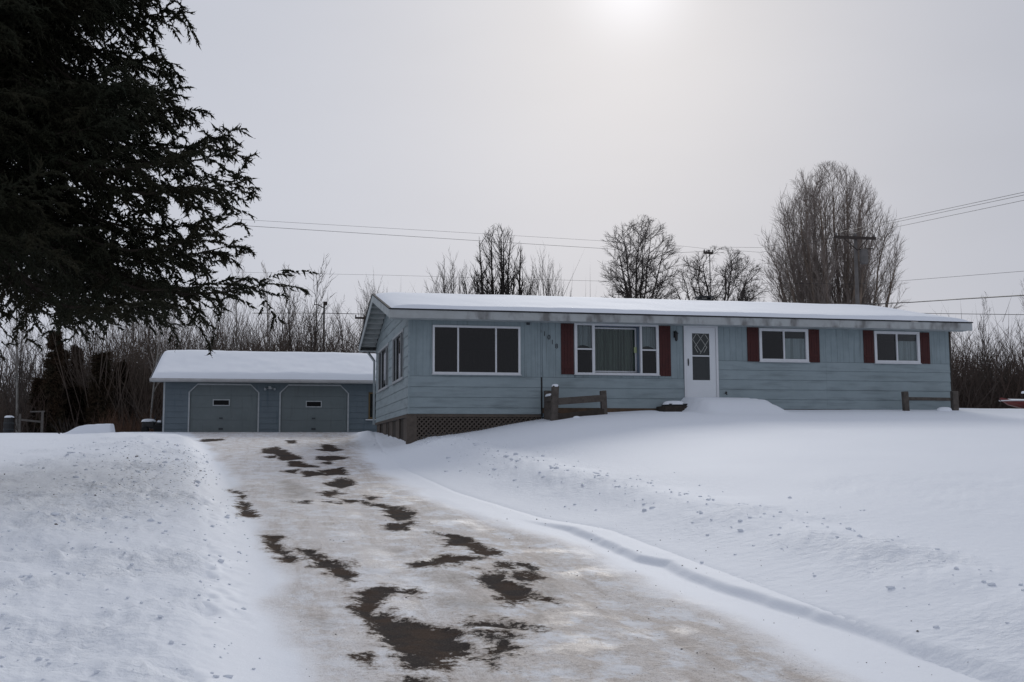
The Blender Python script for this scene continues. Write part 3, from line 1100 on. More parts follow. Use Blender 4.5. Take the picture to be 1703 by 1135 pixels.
# recessed centre pane in a blue-sided box
r = MB(FT)
r.box(9.50, 9.52, -.34, -.05, z0+.05, z1-.06)
r.box(10.965, 10.985, -.34, -.05, z0+.05, z1-.06)
r.box(9.52, 10.965, -.34, -.05, z0+.03, z0+.05)
r.box(9.52, 10.965, -.34, -.05, z1-.06, z1-.04)
r.build('window_box', M_BLUEJ, pic)
r = MB(FT)
a, b, c, d = 9.53, 10.955, 3.99, 5.37
r.box(a, b, -.34, -.30, c, c+.045)
r.box(a, b, -.34, -.30, d-.045, d)
r.box(a, a+.045, -.34, -.302, c+.045, d-.045)
r.box(b-.045, b, -.34, -.302, c+.045, d-.045)
r.build('inner_frame', M_TRIM, pic)
MB(FT).box(a+.045, b-.045, -.325, -.319, c+.045, d-.045).build('pane', M_GLASS, pic)
cu = MB(FT)
n = 90
pts = [(9.45+1.6*i/n, -.44+.028*math.sin(i*1.15)+.01*math.sin(i*.37)) for i in range(n+1)]
base = len(cu.v)
for (pu, pn) in pts:
    cu.v.append(cu.T(pu, pn, 3.95))
    cu.v.append(cu.T(pu, pn, 5.43))
cu.f += [(2*i, 2*i+2, 2*i+3, 2*i+1) for i in range(n)]
cu.build('curtain', M_CURTAIN, pic, smooth=True)
MB(FT).box(10.875, 10.955, -.299, -.290, 4.60, 4.78).build('paper_tag', M_GREEN, pic)

for (W, c) in ((WB, 15.73), (WC, 19.68)):
    w = window(house, FT, *W, cuts=(c,), fw=.085)
    [ch for ch in w.children if ch.name.startswith('pane')][0].data.materials[0] = M_GLASSD
    n = 16
    a, b = c+.01, W[1]-.04
    cu = MB(FT)
    for i in range(n+1):
        pu = a+(b-a)*i/n
        cu.v.append(cu.T(pu, -.055+.012*math.sin(i*1.7), W[2]))
        cu.v.append(cu.T(pu, -.055+.012*math.sin(i*1.7), W[3]-.30))
    cu.f += [(2*i, 2*i+2, 2*i+3, 2*i+1) for i in range(n)]
    cu.build('curtain', M_CURTAINW, w, smooth=True)
window(house, LT, *SW1, cuts=(33.72, 35.12), fw=.07, m=M_GTRIM, glass=M_GLASSD, sash=M_DKFR)
window(house, LT, *SW2, cuts=(38.2, 39.9), fw=.07, m=M_GTRIM, glass=M_GLASSD, sash=M_DKFR)

for (a, b, c, d) in ((8.46, 8.86, 3.89, 5.43), (11.575, 11.95, 3.87, 5.42), (14.48, 14.87, 4.36, 5.44), (16.575, 16.94, 4.36, 5.41), (18.48, 18.85, 4.37, 5.42), (20.505, 20.85, 4.37, 5.39)):
    s = MB(FT)
    n = 4
    for i in range(n):
        s.box(a+(b-a)*i/n+.003, a+(b-a)*(i+1)/n-.003, .016, .036+.003*(i % 2), c, d)
    for z in (c+.18, d-.22):
        s.box(a+.02, b-.02, .036, .052, z, z+.07)
    s.build('shutter', M_SHUT, house)

# storm door
dr = MB(FT)
dr.box(12.38, 12.45, -.1, .045, 2.85, 5.46)
dr.box(13.43, 13.50, -.1, .045, 2.85, 5.46)
dr.box(12.45, 13.43, -.1, .045, 5.40, 5.46)
df = dr.build('door_frame', M_TRIM, house)
d = MB(FT)
d.box(12.455, 12.655, -.02, .02, 2.95, 5.395)
d.box(13.225, 13.425, -.02, .02, 2.95, 5.395)
d.box(12.655, 13.225, -.02, .02, 5.21, 5.395)
d.box(12.655, 13.225, -.02, .02, 2.95, 3.76)
door = d.build('storm_door', M_DOOR, house)
MB(FT).box(12.655, 13.225, -.01, .024, 4.49, 4.53).build('door_rail', M_TRIM, door)
MB(FT).box(12.655, 13.225, -.006, .0, 4.53, 5.21).build('pane', M_GLASS, door)
MB(FT).box(12.655, 13.225, -.006, .0, 3.76, 4.49).build('pane', M_GLASS, door)
MB(FT).box(12.47, 13.41, -.12, -.07, 2.95, 5.38).build('inner_door', M_ROOM, door)
le = MB(FT)
for (p, q) in (((12.68, 5.02), (12.80, 5.19)), ((12.68, 5.02), (12.95, 4.62)), ((12.80, 5.19), (12.80, 5.19)), ((12.84, 5.19), (13.14, 4.78)), ((13.20, 5.02), (12.92, 4.58)),
               ((13.20, 5.02), (13.08, 5.19)), ((13.04, 5.19), (12.74, 4.78)), ((12.74, 4.78), (12.84, 4.62)), ((13.14, 4.78), (13.04, 4.62))):
    if p != q:
        le.bar((p[0], .008, p[1]), (q[0], .008, q[1]), .011, .011)
le.build('diamond_lattice', M_LEAD, door)
h = MB(FT)
h.box(12.50, 12.53, .02, .035, 4.20, 4.42)
h.bar((12.515, .05, 4.25), (12.515, .05, 4.38), .02, .02)
h.build('handle', M_BLACK, door)

# carriage lamp by the door
l = MB(FT)
l.box(12.055, 12.125, .013, .03, 5.06, 5.26)
l.tube([(12.09, .03, 5.20), (12.09, .10, 5.27), (12.09, .15, 5.24)], .012, 6)
la = l.build('wall_lamp', M_BLACK, house)
MB().lathe(12.09, HY-.15, [(.012, 5.25), (.075, 5.18), (.07, 5.165), (.055, 5.16), (.045, 4.98), (.02, 4.94)], 8).build('lantern', M_BLACK, la)

# descending numerals
for ch, u, z in (('1', 7.955, 5.10), ('0', 8.09, 4.995), ('1', 8.195, 4.85), ('8', 8.325, 4.73)):
    cu = bpy.data.curves.new('num', 'FONT')
    cu.body = ch
    cu.size = .20
    cu.extrude = .006
    cu.align_x, cu.align_y = 'CENTER', 'CENTER'
    t = bpy.data.objects.new('num', cu)
    me = bpy.data.meshes.new_from_object(t)
    bpy.data.objects.remove(t)
    me.materials.append(M_NUM) if not me.materials else me.materials.__setitem__(0, M_NUM)
    me.transform(Matrix.Translation(Vector((u, HY-.024, z))-world_loc(house)) @ Matrix.Rotation(math.pi/2, 4, 'X'))
    link('house_number', me, house)
MB(FT).box(7.40, 7.50, .016, .05, 5.36, 5.43).build('junction_box', M_NUM, house)
t = MB(FT)
t.tube([(13.72, .01, 3.36), (13.72, .10, 3.36), (13.72, .12, 3.31)], .018, 8)
t.tube([(13.72, .08, 3.36), (13.72, .08, 3.41)], .03, 8)
t.build('hose_tap', M_BLACK, house)

# roof deck, fascia, soffits
rf = MB()
e = .035
prof = [(EAVE_Y-.02, EAVE_Z), (RIDGE_Y, RIDGE_Z), (BEAVE_Y+.02, EAVE_Z), (BEAVE_Y+.02, EAVE_Z-e), (RIDGE_Y, RIDGE_Z-e), (EAVE_Y-.02, EAVE_Z-e)]
rf.prism([(RX0-.025, y, z) for y, z in prof], [(RX1+.025, y, z) for y, z in prof])
roof = rf.build('roof', M_ROOFDK, house)
n = 4
for i in range(n):
    a = RX0+(RX1-RX0)*i/n
    b = RX0+(RX1-RX0)*(i+1)/n
    MB().box(a+.002, b-.002, EAVE_Y, EAVE_Y+.03, EAVE_Z-.27+.003*(i % 2), EAVE_Z-e-.003).build('fascia_board', M_FASCIA, house)
MB().box(RX0, RX1, BEAVE_Y-.03, BEAVE_Y, EAVE_Z-.27, EAVE_Z-e-.003).build('fascia_board', M_FASCIA, house)
MB().box(RX0+.03, RX1-.03, EAVE_Y+.035, HY-.03, EAVE_Z-.262, EAVE_Z-.244).build('eave_soffit', M_SOFFIT, house)
MB().box(RX0+.03, RX1-.03, BACK_Y+.01, BEAVE_Y-.035, EAVE_Z-.262, EAVE_Z-.244).build('eave_soffit', M_SOFFIT, house)
for X in (RX0, RX1-.03):
    for (ya, yb) in ((EAVE_Y+.032, RIDGE_Y), (RIDGE_Y, BEAVE_Y-.032)):
        r = MB()
        za, zb = roof_z(ya)-e-.003, roof_z(yb)-e-.003
        hgt = .25
        r.prism([(X, ya, za-hgt), (X, ya, za), (X, yb, zb), (X, yb, zb-hgt)], [(X+.03, ya, za-hgt), (X+.03, ya, za), (X+.03, yb, zb), (X+.03, yb, zb-hgt)])
        r.build('rake_board', M_SOFFIT, house)
for X0, X1 in ((RX0+.032, HX0-.03), (HX1+.002, RX1-.032)):
    for (ys, ye) in ((EAVE_Y+.04, RIDGE_Y), (RIDGE_Y, BEAVE_Y-.04)):
        k = 10
        for i in range(k):
            ya, yb = ys+(ye-ys)*i/k, ys+(ye-ys)*(i+1)/k
            za, zb = roof_z(ya)-.105, roof_z(yb)-.105
            dz = .03
            # each board laps the one below it, so its lower edge stands down and throws a line of shade
            if ys < RIDGE_Y-.01:
                za2, zb2 = za-dz, zb
            else:
                za2, zb2 = za, zb-dz
            s = MB()
            # the boards step down towards the eave like stairs
            zlo = min(za, zb)-.012
            g0 = .012
            s.prism([(X0, ya+g0, zlo), (X0, ya+g0, za+.05), (X0, yb-g0, zb+.05), (X0, yb-g0, zlo)],
                    [(X1, ya+g0, zlo), (X1, ya+g0, za+.05), (X1, yb-g0, zb+.05), (X1, yb-g0, zlo)])
            s.build('soffit_board', M_SOFFIT, house)
# downspout at the back left corner
d = MB()
d.bar((3.60, BEAVE_Y-.05, 5.42), (3.80, 42.02, 5.05), .07, .07)
d.bar((3.80, 42.02, 5.06), (3.80, 42.02, 2.62), .075, .09)
d.build('downspout', M_PIPEW, house)
MB().box(RX0, RX1, BEAVE_Y+.002, BEAVE_Y+.11, EAVE_Z-.16, EAVE_Z-.045).build('rear_gutter', M_GTRIM, house)
# roof vent cap behind the ridge
v = MB()
v.box(15.28, 15.72, 37.4, 37.8, 6.70, 7.12)
v.box(15.22, 15.78, 37.34, 37.86, 7.18, 7.24)
for dx in (15.30, 15.66):
    v.box(dx, dx+.04, 37.45, 37.75, 7.12, 7.18)
v.build('chimney', M_BLACK, house)

# skirt, lattice and sills under the walls
MB().box(3.83, 4.12, HY-.02, HY+.25, 1.55, 2.685).build('skirt_post', M_SKIRT, house)
MB(FT).box(4.125, 7.83, -.01, .03, 2.60, 2.685).build('sill_board', M_SKIRT, house)
lt = MB(FT)
A0, A1, Z0, Z1 = 4.125, 7.83, 1.72, 2.60
sp = .135
for sgn, nn in ((1, .012), (-1, .001)):
    k = A0-(Z1-Z0)-.2
    while k < A1+(Z1-Z0)+.2:
        # line u = k + sgn*(z-Z0)
        pz = []
        for zz in (Z0, Z1):
            pz.append((k+sgn*(zz-Z0), zz))
        (ua, za), (ub, zb) = pz
        # clip in u
        def clip(ua, za, ub, zb):
            if ua > ub:
                ua, za, ub, zb = ub, zb, ua, za
            if ub < A0 or ua > A1:
                return None
            if ua < A0:
                za += (A0-ua)/(ub-ua)*(zb-za)
                ua = A0
            if ub > A1:
                zb += (A1-ub)/(ub-ua)*(zb-za)
                ub = A1
            return ua, za, ub, zb
        c = clip(ua, za, ub, zb)
        if c and abs(c[2]-c[0]) > .03:
            lt.bar((c[0], nn, c[1]), (c[2], nn, c[3]), .043, .010, up=(0, 1, 0))
        k += sp
o = lt.build('lattice', M_SKIRT, house)
o['kind'] = 'stuff'
MB(FT).box(4.12, 7.9, -.9, -.85, 1.5, 2.66).build('crawlspace_shade_sheet', M_DARKW, house)  # added dark sheet behind the lattice, its colour standing for the crawlspace's shade
yy = HY+.26
k = 0
while yy < 41.8:
    w_ = 1.15 if k % 2 == 0 else .95
    b = MB(LT)
    b.box(yy+.01, min(yy+w_, 41.9)-.01, -.05, -.015-.012*(k % 2), 1.5, 2.60)
    b.build('skirt_board', M_DARKW if k % 2 else M_SKIRT, house)
    if k % 3 == 1:
        MB(LT).box(yy+w_-.06, yy+w_+.03, -.014, .012, 1.5, 2.60).build('skirt_batten', M_SKIRT, house)
    yy += w_
    k += 1
MB(LT).box(HY+.01, 41.98, -.01, .03, 2.601, 2.685).build('sill_board', M_SKIRT, house)
MB(FT).box(7.885, 12.37, -.01, .02, 2.72, 2.882).build('sill_board', M_SILL, house)
MB(FT).box(7.885, 12.37, -.05, -.012, 2.3, 2.72).build('foundation', M_DARKW, house)
MB(FT).box(13.50, 21.57, -.05, .006, 2.5, 2.882).build('foundation', M_DARKW, house)


# ------------------------------------------------------------------ snow lying on the roofs
def roof_snow(name, label, x0, x1, ya, za, yr, zr, yb, zb, T, seed, ex=.10):
    nx, ny = 150, 44
    xs = np.linspace(x0, x1, nx)
    t = np.concatenate([np.linspace(0, .06, 7), np.linspace(.09, .94, ny-14), np.linspace(.94, 1, 7)])
    ys = ya+(yb-ya)*t
    zs = np.where(ys < yr, za+(ys-ya)/(yr-ya)*(zr-za), zb+(yb-ys)/(yb-yr)*(zr-zb))
    X, Y = np.meshgrid(xs, ys, indexing='ij')
    Z = np.repeat(zs[None], nx, 0)
    # a soft rounded ridge and edges
    L = yb-ya
    ed = np.minimum(np.minimum(Y-ya, yb-Y), 9)
    ex_ = np.minimum(X-x0, x1-X)
    fall = np.sqrt(1-(1-np.clip(ed/.22, 0, 1))**2)*np.sqrt(1-(1-np.clip(ex_/ex/2.2, 0, 1))**2)
    th = T*fall*(1+.35*fbm(X*.35, Y*.5, 3, seed)+.10*fbm(X*2.5, Y*2.5, 3, seed+3))
    Z2 = Z+th-.04*np.exp(-((Y-yr)/.35)**2)
    oy = .05*fbm(X*1.1, Y*0+seed, 3, seed+5)*np.clip(1-ed/.25, 0, 1)
    V = np.stack([X, Y+oy, Z2+.004], -1).reshape(-1, 3)
    n2 = len(t)
    i, j = np.meshgrid(np.arange(nx-1), np.arange(n2-1), indexing='ij')
    F = np.stack([i*n2+j, (i+1)*n2+j, (i+1)*n2+j+1, i*n2+j+1], -1).reshape(-1, 4)
    c = np.array([(x0+x1)/2, yr, zr])
    o = link(name, mesh_np(name, V-c, F, M_SNOW2, True), None, tuple(c))
    return tag(o, label, 'snow')


roof_snow('roof_snow', 'smooth snow layer lying on the long roof of the blue house', RX0+.05, RX1-.02, EAVE_Y+.0, EAVE_Z, RIDGE_Y, RIDGE_Z, BEAVE_Y, EAVE_Z, .115, 3, .5)

# ------------------------------------------------------------------ front stoop
st = empty('front_stoop', (12.9, 30.9, 2.8), 'dark wooden front step mostly buried in snow below the white door', 'step')
MB().box(12.42, 13.9, 30.75, HY-.03, 2.7, 3.12).build('platform', M_DARKW, st)
MB().box(11.45, 12.24, 30.95, HY-.03, 2.6, 2.93).build('lower_tread', M_DARKW, st)
MB().box(11.62, 12.24, 31.05, HY-.04, 2.931, 3.0).build('upper_tread', M_BLACK, st)


# ------------------------------------------------------------------ garage
GX0, GX1 = -4.33, 5.7
gar = empty('garage', (.6, GY, 2.44), 'blue-grey double garage with two octagonal-topped doors and a thick snow roof', 'garage')
GT = lambda u, n, z: (u, GY-n, z)
GE_Y, GE_Z, GR_Y, GR_Z, GB_Y = 46.5, 4.60, 51.0, 6.0, 55.5
GWZ = 4.47
GD = [(-3.37, -.52, 2.44), (.30, 3.19, 2.43)]
GW = (4.02, 5.0, 3.0, 4.12)
gh = [(a, b, 2.3, 4.44) for a, b, z in GD]
w_ = MB(GT)
wall_cells(w_, GX0, GX1, 2.2, 4.62, gh+[GW], -.13, -.003)
w_.build('front_wall', M_WALLIN, gar)
w_ = MB()
w_.box(GX0, GX0+.13, GY+.14, 55.0, 2.2, 4.62)
w_.box(GX1-.13, GX1, GY+.14, 55.0, 2.2, 4.62)
w_.box(GX0+.14, GX1-.14, 54.87, 55.0, 2.2, 4.62)
for X in (GX0, GX1-.13):
    w_.prism([(X, GY, 4.62), (X, GR_Y, GR_Z-.2), (X, 55, 4.62)], [(X+.13, GY, 4.62), (X+.13, GR_Y, GR_Z-.2), (X+.13, 55, 4.62)])
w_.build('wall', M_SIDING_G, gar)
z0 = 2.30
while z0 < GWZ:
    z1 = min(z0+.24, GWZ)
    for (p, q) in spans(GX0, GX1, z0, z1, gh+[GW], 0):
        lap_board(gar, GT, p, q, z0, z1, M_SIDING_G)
    z0 = z1
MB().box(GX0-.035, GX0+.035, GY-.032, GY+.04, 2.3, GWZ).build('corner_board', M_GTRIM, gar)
for k, (a, b, zb) in enumerate(GD):
    c = .36
    ztop = 4.435
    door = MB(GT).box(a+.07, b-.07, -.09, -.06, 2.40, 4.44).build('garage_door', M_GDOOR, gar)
    for i in range(4):
        p0, p1 = 2.42+.505*i, 2.42+.505*(i+1)
        MB(GT).box(a+.075, b-.075, -.058, -.038, p0+.004, min(p1, 4.43)-.004).build('door_section', M_GDOOR, door)
    wa, wb_, wz0, wz1 = ((-2.36, -1.75, 3.55, 3.745), (1.43, 2.02, 3.51, 3.705))[k]
    f = MB(GT)
    f.box(wa-.04, wb_+.04, -.037, -.012, wz0-.04, wz0)
    f.box(wa-.04, wb_+.04, -.037, -.012, wz1, wz1+.04)
    f.box(wa-.04, wa, -.037, -.014, wz0, wz1)
    f.box(wb_, wb_+.04, -.037, -.014, wz0, wz1)
    fr = f.build('door_window', M_GTRIM, door)
    MB(GT).box(wa, wb_, -.037, -.030, wz0, wz1).build('pane', M_VOID, fr)
    f = MB(GT)
    mid = (wa+wb_)/2
    f.box(mid-.07, mid+.07, -.037, -.01, 2.98, 3.03)
    f.box(mid-.09, mid+.09, -.037, -.015, 2.52, 2.60)
    f.build('handle', M_NUM, door)
    # slanted corner fillers and trim
    for sx, e0 in ((1, a), (-1, b)):
        q = MB(GT)
        pts = [(e0, 4.44), (e0+sx*(c+.07), 4.44), (e0, 4.44-c-.07)]
        q.prism([(p[0], -.05, p[1]) for p in pts], [(p[0], .004, p[1]) for p in pts])
        q.build('corner_filler', M_SIDING_G, gar)
    t = MB(GT)
    tw = .062
    t.box(a-.0, a+tw, -.03, .03, 2.40, ztop-c)
    t.box(b-tw, b+.0, -.03, .03, 2.40, ztop-c)
    t.box(a+c, b-c, -.03, .03, ztop-tw, ztop)
    for sx, e0 in ((1, a), (-1, b)):
        pts = [(e0, ztop-c), (e0+sx*c, ztop), (e0+sx*c, ztop-tw), (e0+sx*tw, ztop-c)]
        t.prism([(p[0], -.03, p[1]) for p in pts], [(p[0], .0285, p[1]) for p in pts])
    t.build('door_trim', M_GTRIM, gar)
window(gar, GT, *GW, cuts=(4.5,), fw=.06, m=M_BROWNG, glass=M_GLASSD)
MB(GT).box(3.9, 5.1, .0, .12, 2.93, 2.97).build('window_ledge', M_TRIM, gar)
fl = MB(GT)
fl.box(-.16, -.04, .02, .05, 4.22, 4.34)
for sx in (-1, 1):
    fl.bar((-.10, .05, 4.26), (-.10+sx*.13, .12, 4.24), .03)
    fl.tube([(-.10+sx*.10, .10, 4.25), (-.10+sx*.20, .20, 4.21)], [.03, .06], 8)
fl.build('flood_light', M_METAL, gar)
prof = [(GE_Y-.01, GE_Z), (GR_Y, GR_Z), (GB_Y, GE_Z), (GB_Y, GE_Z-.09), (GR_Y, GR_Z-.09), (GE_Y-.01, GE_Z-.09)]
MB().prism([(-4.84, y, z) for y, z in prof], [(6.2, y, z) for y, z in prof]).build('roof', M_ROOFDK, gar)
MB().box(-4.82, 6.18, GE_Y+.02, GY-.03, 4.476, 4.495).build('eave_soffit', M_SOFFIT, gar)
gu = MB()
gp = [(GE_Y-.10, 4.60), (GE_Y-.11, 4.53), (GE_Y-.07, 4.475), (GE_Y-.012, 4.47), (GE_Y-.012, 4.60)]
gu.prism([(-4.86, y, z) for y, z in gp], [(6.22, y, z) for y, z in gp])
gu.build('gutter', M_GUTTER, gar)
for X in (-4.855, 6.2):
    r = MB()
    for (ya, yb) in ((GE_Y, GR_Y), (GR_Y, GB_Y)):
        za, zb = (GE_Z, GR_Z) if ya == GE_Y else (GR_Z, GE_Z)
        r.prism([(X, ya, za-.17), (X, ya, za-.002), (X, yb, zb-.002), (X, yb, zb-.17)], [(X+.014, ya, za-.17), (X+.014, ya, za-.002), (X+.014, yb, zb-.002), (X+.014, yb, zb-.17)])
    r.build('rake_board', M_GTRIM, gar)
roof_snow('garage_roof_snow', 'thick smooth snow blanket on the garage roof', -4.80, 6.15, GE_Y-.06, GE_Z, GR_Y, GR_Z, GB_Y, GE_Z, .21, 13, .12)


# ------------------------------------------------------------------ low rail fences in front of the house
def post(parent, x, y, z0, z1, w=.16, lean=(0, 0), cap=True):
    p = MB()
    p.bar((x-lean[0], y-lean[1], z0), (x, y, z1), w, w*.9, up=(0, 1, 0))
    o = p.build('post', M_RAILW, parent, bevel=.012)
    return o


fa = empty('rail_fence', (8.7, 30.8, H(8.7, 30.8)), 'weathered low wooden rail fence below the house numbers, left of the picture window', 'fence')
post(fa, 7.99, 30.65, 2.0, 3.47, .19, (.07, 0))
post(fa, 7.98, 31.52, 2.2, 3.38, .19)
post(fa, 9.50, 30.9, 2.3, 3.36, .17, (-.05, 0))
MB().bar((8.02, 30.60, 3.02), (9.52, 30.85, 3.14), .05, .20).build('rail', M_RAILW, fa)
MB().bar((8.02, 30.60, 2.55), (9.52, 30.85, 2.72), .05, .22).build('rail', M_DARKW, fa)
MB().bar((7.90, 30.66, 3.13), (7.90, 31.55, 3.13), .05, .16).build('rail', M_RAILW, fa)
MB().bar((7.90, 30.66, 2.66), (7.90, 31.55, 2.66), .05, .30).build('rail', M_RAILW, fa)
fb = empty('rail_fence', (20.3, 31.1, H(20.3, 31.1)), 'low dark rail fence at the right end of the house wall', 'fence')
post(fb, 19.42, 31.0, 2.6, 3.42, .17, (-.03, 0))
post(fb, 21.30, 31.2, 2.6, 3.46, .19)
MB().bar((19.42, 31.02, 3.20), (21.30, 31.25, 3.20), .05, .10).build('rail', M_RAILW, fb)


def snow_cap(name, x, y, z, rx, ry, h, label, cat='snow', seed=1, n=18, m=8):
    V, F = [(0, 0, h)], []
    for i in range(1, m+1):
        t = i/m
        for k in range(n):
            a = 2*math.pi*k/n
            q = 1+.18*float(vnoise(np.array([math.cos(a)*1.5+seed]), np.array([math.sin(a)*1.5+i*.2]), seed)[0])*2
            V.append((rx*t*q*math.cos(a), ry*t*q*math.sin(a), h*math.sqrt(max(0, 1-t**2.6))-.02*(i == m)))
    for k in range(n):
        F.append((0, 1+k, 1+(k+1) % n))
    for i in range(m-1):
        for k in range(n):
            a, b = 1+i*n+k, 1+i*n+(k+1) % n
            F.append((a, a+n, b+n, b))
    me = bpy.data.meshes.new(name)
    me.from_pydata(V, [], F)
    me.polygons.foreach_set('use_smooth', [True]*len(F))
    me.materials.append(M_SNOW2)
    o = link(name, me, None, (x, y, z))
    return tag(o, label, cat)


snow_cap('snow_tuft', 7.99, 30.65, 3.465, .11, .10, .06, 'tuft of snow on top of the left fence post')
snow_cap('snow_tuft', 7.90, 31.1, 3.21, .05, .40, .06, 'strip of snow on the short side rail of the left fence')
snow_cap('snow_lump', 20.75, 30.95, H(20.75, 30.95)-.03, .28, .2, .15, 'round lump of snow by the right rail fence')
snow_cap('snow_lump', 8.55, 30.4, H(8.55, 30.4)-.03, .12, .09, .08, 'small lump of snow at the foot of the left fence')
snow_cap('stoop_snow', 11.85, 31.3, 2.995, .36, .30, .10, 'thin cushion of snow on the exposed left step')

# ------------------------------------------------------------------ things standing about
# red boat at the right edge
bx, by = 35.2, 45.2
bz = H(34, 45)
boat = empty('boat', (bx, by, bz), 'dark red boat hull with snow along its rim at the right edge of the yard', 'boat')
st_ = [(-1.95, .06, .55, .50), (-1.5, .38, .30, .50), (-.7, .62, .12, .49), (.4, .72, .05, .48), (1.6, .70, .04, .48), (2.6, .62, .06, .50)]
hull = MB()
rings = []
for (dx, wdt, zb, zt) in st_:
    rings.append([(bx+dx, by-wdt, bz+zt), (bx+dx, by-wdt*.75, bz+zb+.10), (bx+dx, by-wdt*.25, bz+zb), (bx+dx, by+wdt*.25, bz+zb), (bx+dx, by+wdt*.75, bz+zb+.10), (bx+dx, by+wdt, bz+zt)])
nv = len(hull.v)
for r in rings:
    hull.v += r
for i in range(len(rings)-1):
    for k in range(5):
        hull.f.append((nv+i*6+k, nv+i*6+k+1, nv+(i+1)*6+k+1, nv+(i+1)*6+k))
hull.f.append(tuple(nv+(len(rings)-1)*6+k for k in range(6)))
hb = hull.build('hull', M_RED, boat)
gw = MB()
gw.tube([(r[0][0], r[0][1], r[0][2]) for r in rings], .03, 6)
gw.tube([(r[5][0], r[5][1], r[5][2]) for r in rings], .03, 6)
gw.build('gunwale', M_TRIM, boat)
bs = MB()
bs.box(bx-.5, bx-.25, by-.60, by+.60, bz+.36, bz+.40)
bs.box(bx+1.0, bx+1.25, by-.66, by+.66, bz+.36, bz+.40)
bs.build('seat', M_RED, boat)
nv = MB()
for r in rings[1:]:
    nv.v += [(r[0][0], r[0][1]+.03, r[0][2]+.03), (r[0][0], by, r[0][2]+.09), (r[0][0], r[5][1]-.03, r[0][2]+.03)]
nv.v.append((rings[0][0][0], by, bz+.54))
for i in range(len(rings)-2):
    nv.f += [(3*i, 3*i+3, 3*i+4, 3*i+1), (3*i+1, 3*i+4, 3*i+5, 3*i+2)]
nv.f += [(len(nv.v)-1, 0, 1), (len(nv.v)-1, 1, 2)]
tag(nv.build('boat_snow', M_SNOW2, None, (bx, by, bz), smooth=True), 'flat layer of snow filling the red boat', 'snow')
snow_cap('snow_tuft', 35.6, 46.6, bz+.95, .13, .12, .09, 'tuft of snow caught on the brush behind the red boat', seed=4)

# small riding mower beside the garage
mx, my = -5.0, 49.5
mz = H(mx, my)
mow = empty('lawn_tractor', (mx, my, mz), 'small dark snow-topped lawn tractor parked left of the garage', 'tractor')
MB().box(mx-.42, mx+.10, my-.25, my+.25, mz+.22, mz+.50).build('hood', M_BLACK, mow, bevel=.05)
MB().box(mx-.10, mx+.45, my-.22, my+.22, mz+.18, mz+.34).build('chassis', M_BLACK, mow, bevel=.03)
MB().box(mx+.16, mx+.42, my-.18, my+.18, mz+.36, mz+.46).build('seat', M_NUM, mow, bevel=.03)
MB().box(mx+.36, mx+.44, my-.18, my+.18, mz+.44, mz+.70).build('seat_back', M_NUM, mow, bevel=.03)
s = MB()
s.bar((mx+.02, my, mz+.46), (mx+.10, my, mz+.68), .03)
s.tube([(mx+.10+.0*math.cos(t), my+.15*math.cos(t), mz+.68+.15*math.sin(t)*.5) for t in np.linspace(0, 2*math.pi, 13)], .014, 5)
s.build('steering_wheel', M_BLACK, mow)
for dx, r in ((-.30, .14), (.26, .20)):
    for sy in (-1, 1):
        wv = MB(lambda a, b, c: (mx+a, my+c, mz+b))
        wv.lathe(dx, r, [(r*.9, sy*.22), (r, sy*.25), (r, sy*.33), (r*.9, sy*.36)], 14)
        wv.build('wheel', M_RUB, mow)
snow_cap('snow_tuft', mx-.16, my, mz+.50, .30, .26, .11, 'rounded snow cap on the hood of the lawn tractor', seed=6)
snow_cap('snow_tuft', mx+.29, my, mz+.46, .12, .17, .09, 'dab of snow on the seat of the lawn tractor', seed=7)

# old gate frame and a barrel among the trees at the left
gx, gy = -11.7, 56.0
gz = H(gx, gy)
gt = empty('gate_frame', (gx, gy, gz), 'old grey wooden frame with two rails standing before the woods at far left', 'frame')
M_OLDW = mat('old_grey_wood', (.13, .12, .11), .9, .1, noise=(6, (.07, .065, .06), .7))
MB().box(gx-.04, gx+.05, gy-.05, gy+.05, gz-.1, gz+1.0).build('post', M_OLDW, gt)
MB().box(gx+.95, gx+1.05, gy-.05, gy+.05, gz-.1, gz+1.15).build('post', M_OLDW, gt)
MB().bar((gx+.05, gy, gz+.72), (gx+.95, gy, gz+.62), .05, .09).build('rail', M_OLDW, gt)
MB().bar((gx+.45, gy, gz+1.10), (gx+1.1, gy, gz+1.12), .07, .06).build('rail', M_OLDW, gt)
bx2, by2 = -12.5, 57.5
bz2 = H(bx2, by2)
br = empty('barrel', (bx2, by2, bz2), 'dark barrel with a flat lid of snow beside the old wooden frame', 'barrel')
MB().lathe(bx2, by2, [(.22, bz2-.05), (.25, bz2+.3), (.25, bz2+.6), (.22, bz2+.88)], 14).build('body', M_BLACK, br)
for z in (.3, .6):
    MB().lathe(bx2, by2, [(.25, bz2+z-.02), (.265, bz2+z), (.25, bz2+z+.02)], 14).build('hoop', M_NUM, br)
snow_cap('snow_tuft', bx2, by2, bz2+.88, .24, .24, .09, 'disc of snow on the lid of the dark barrel', seed=8)

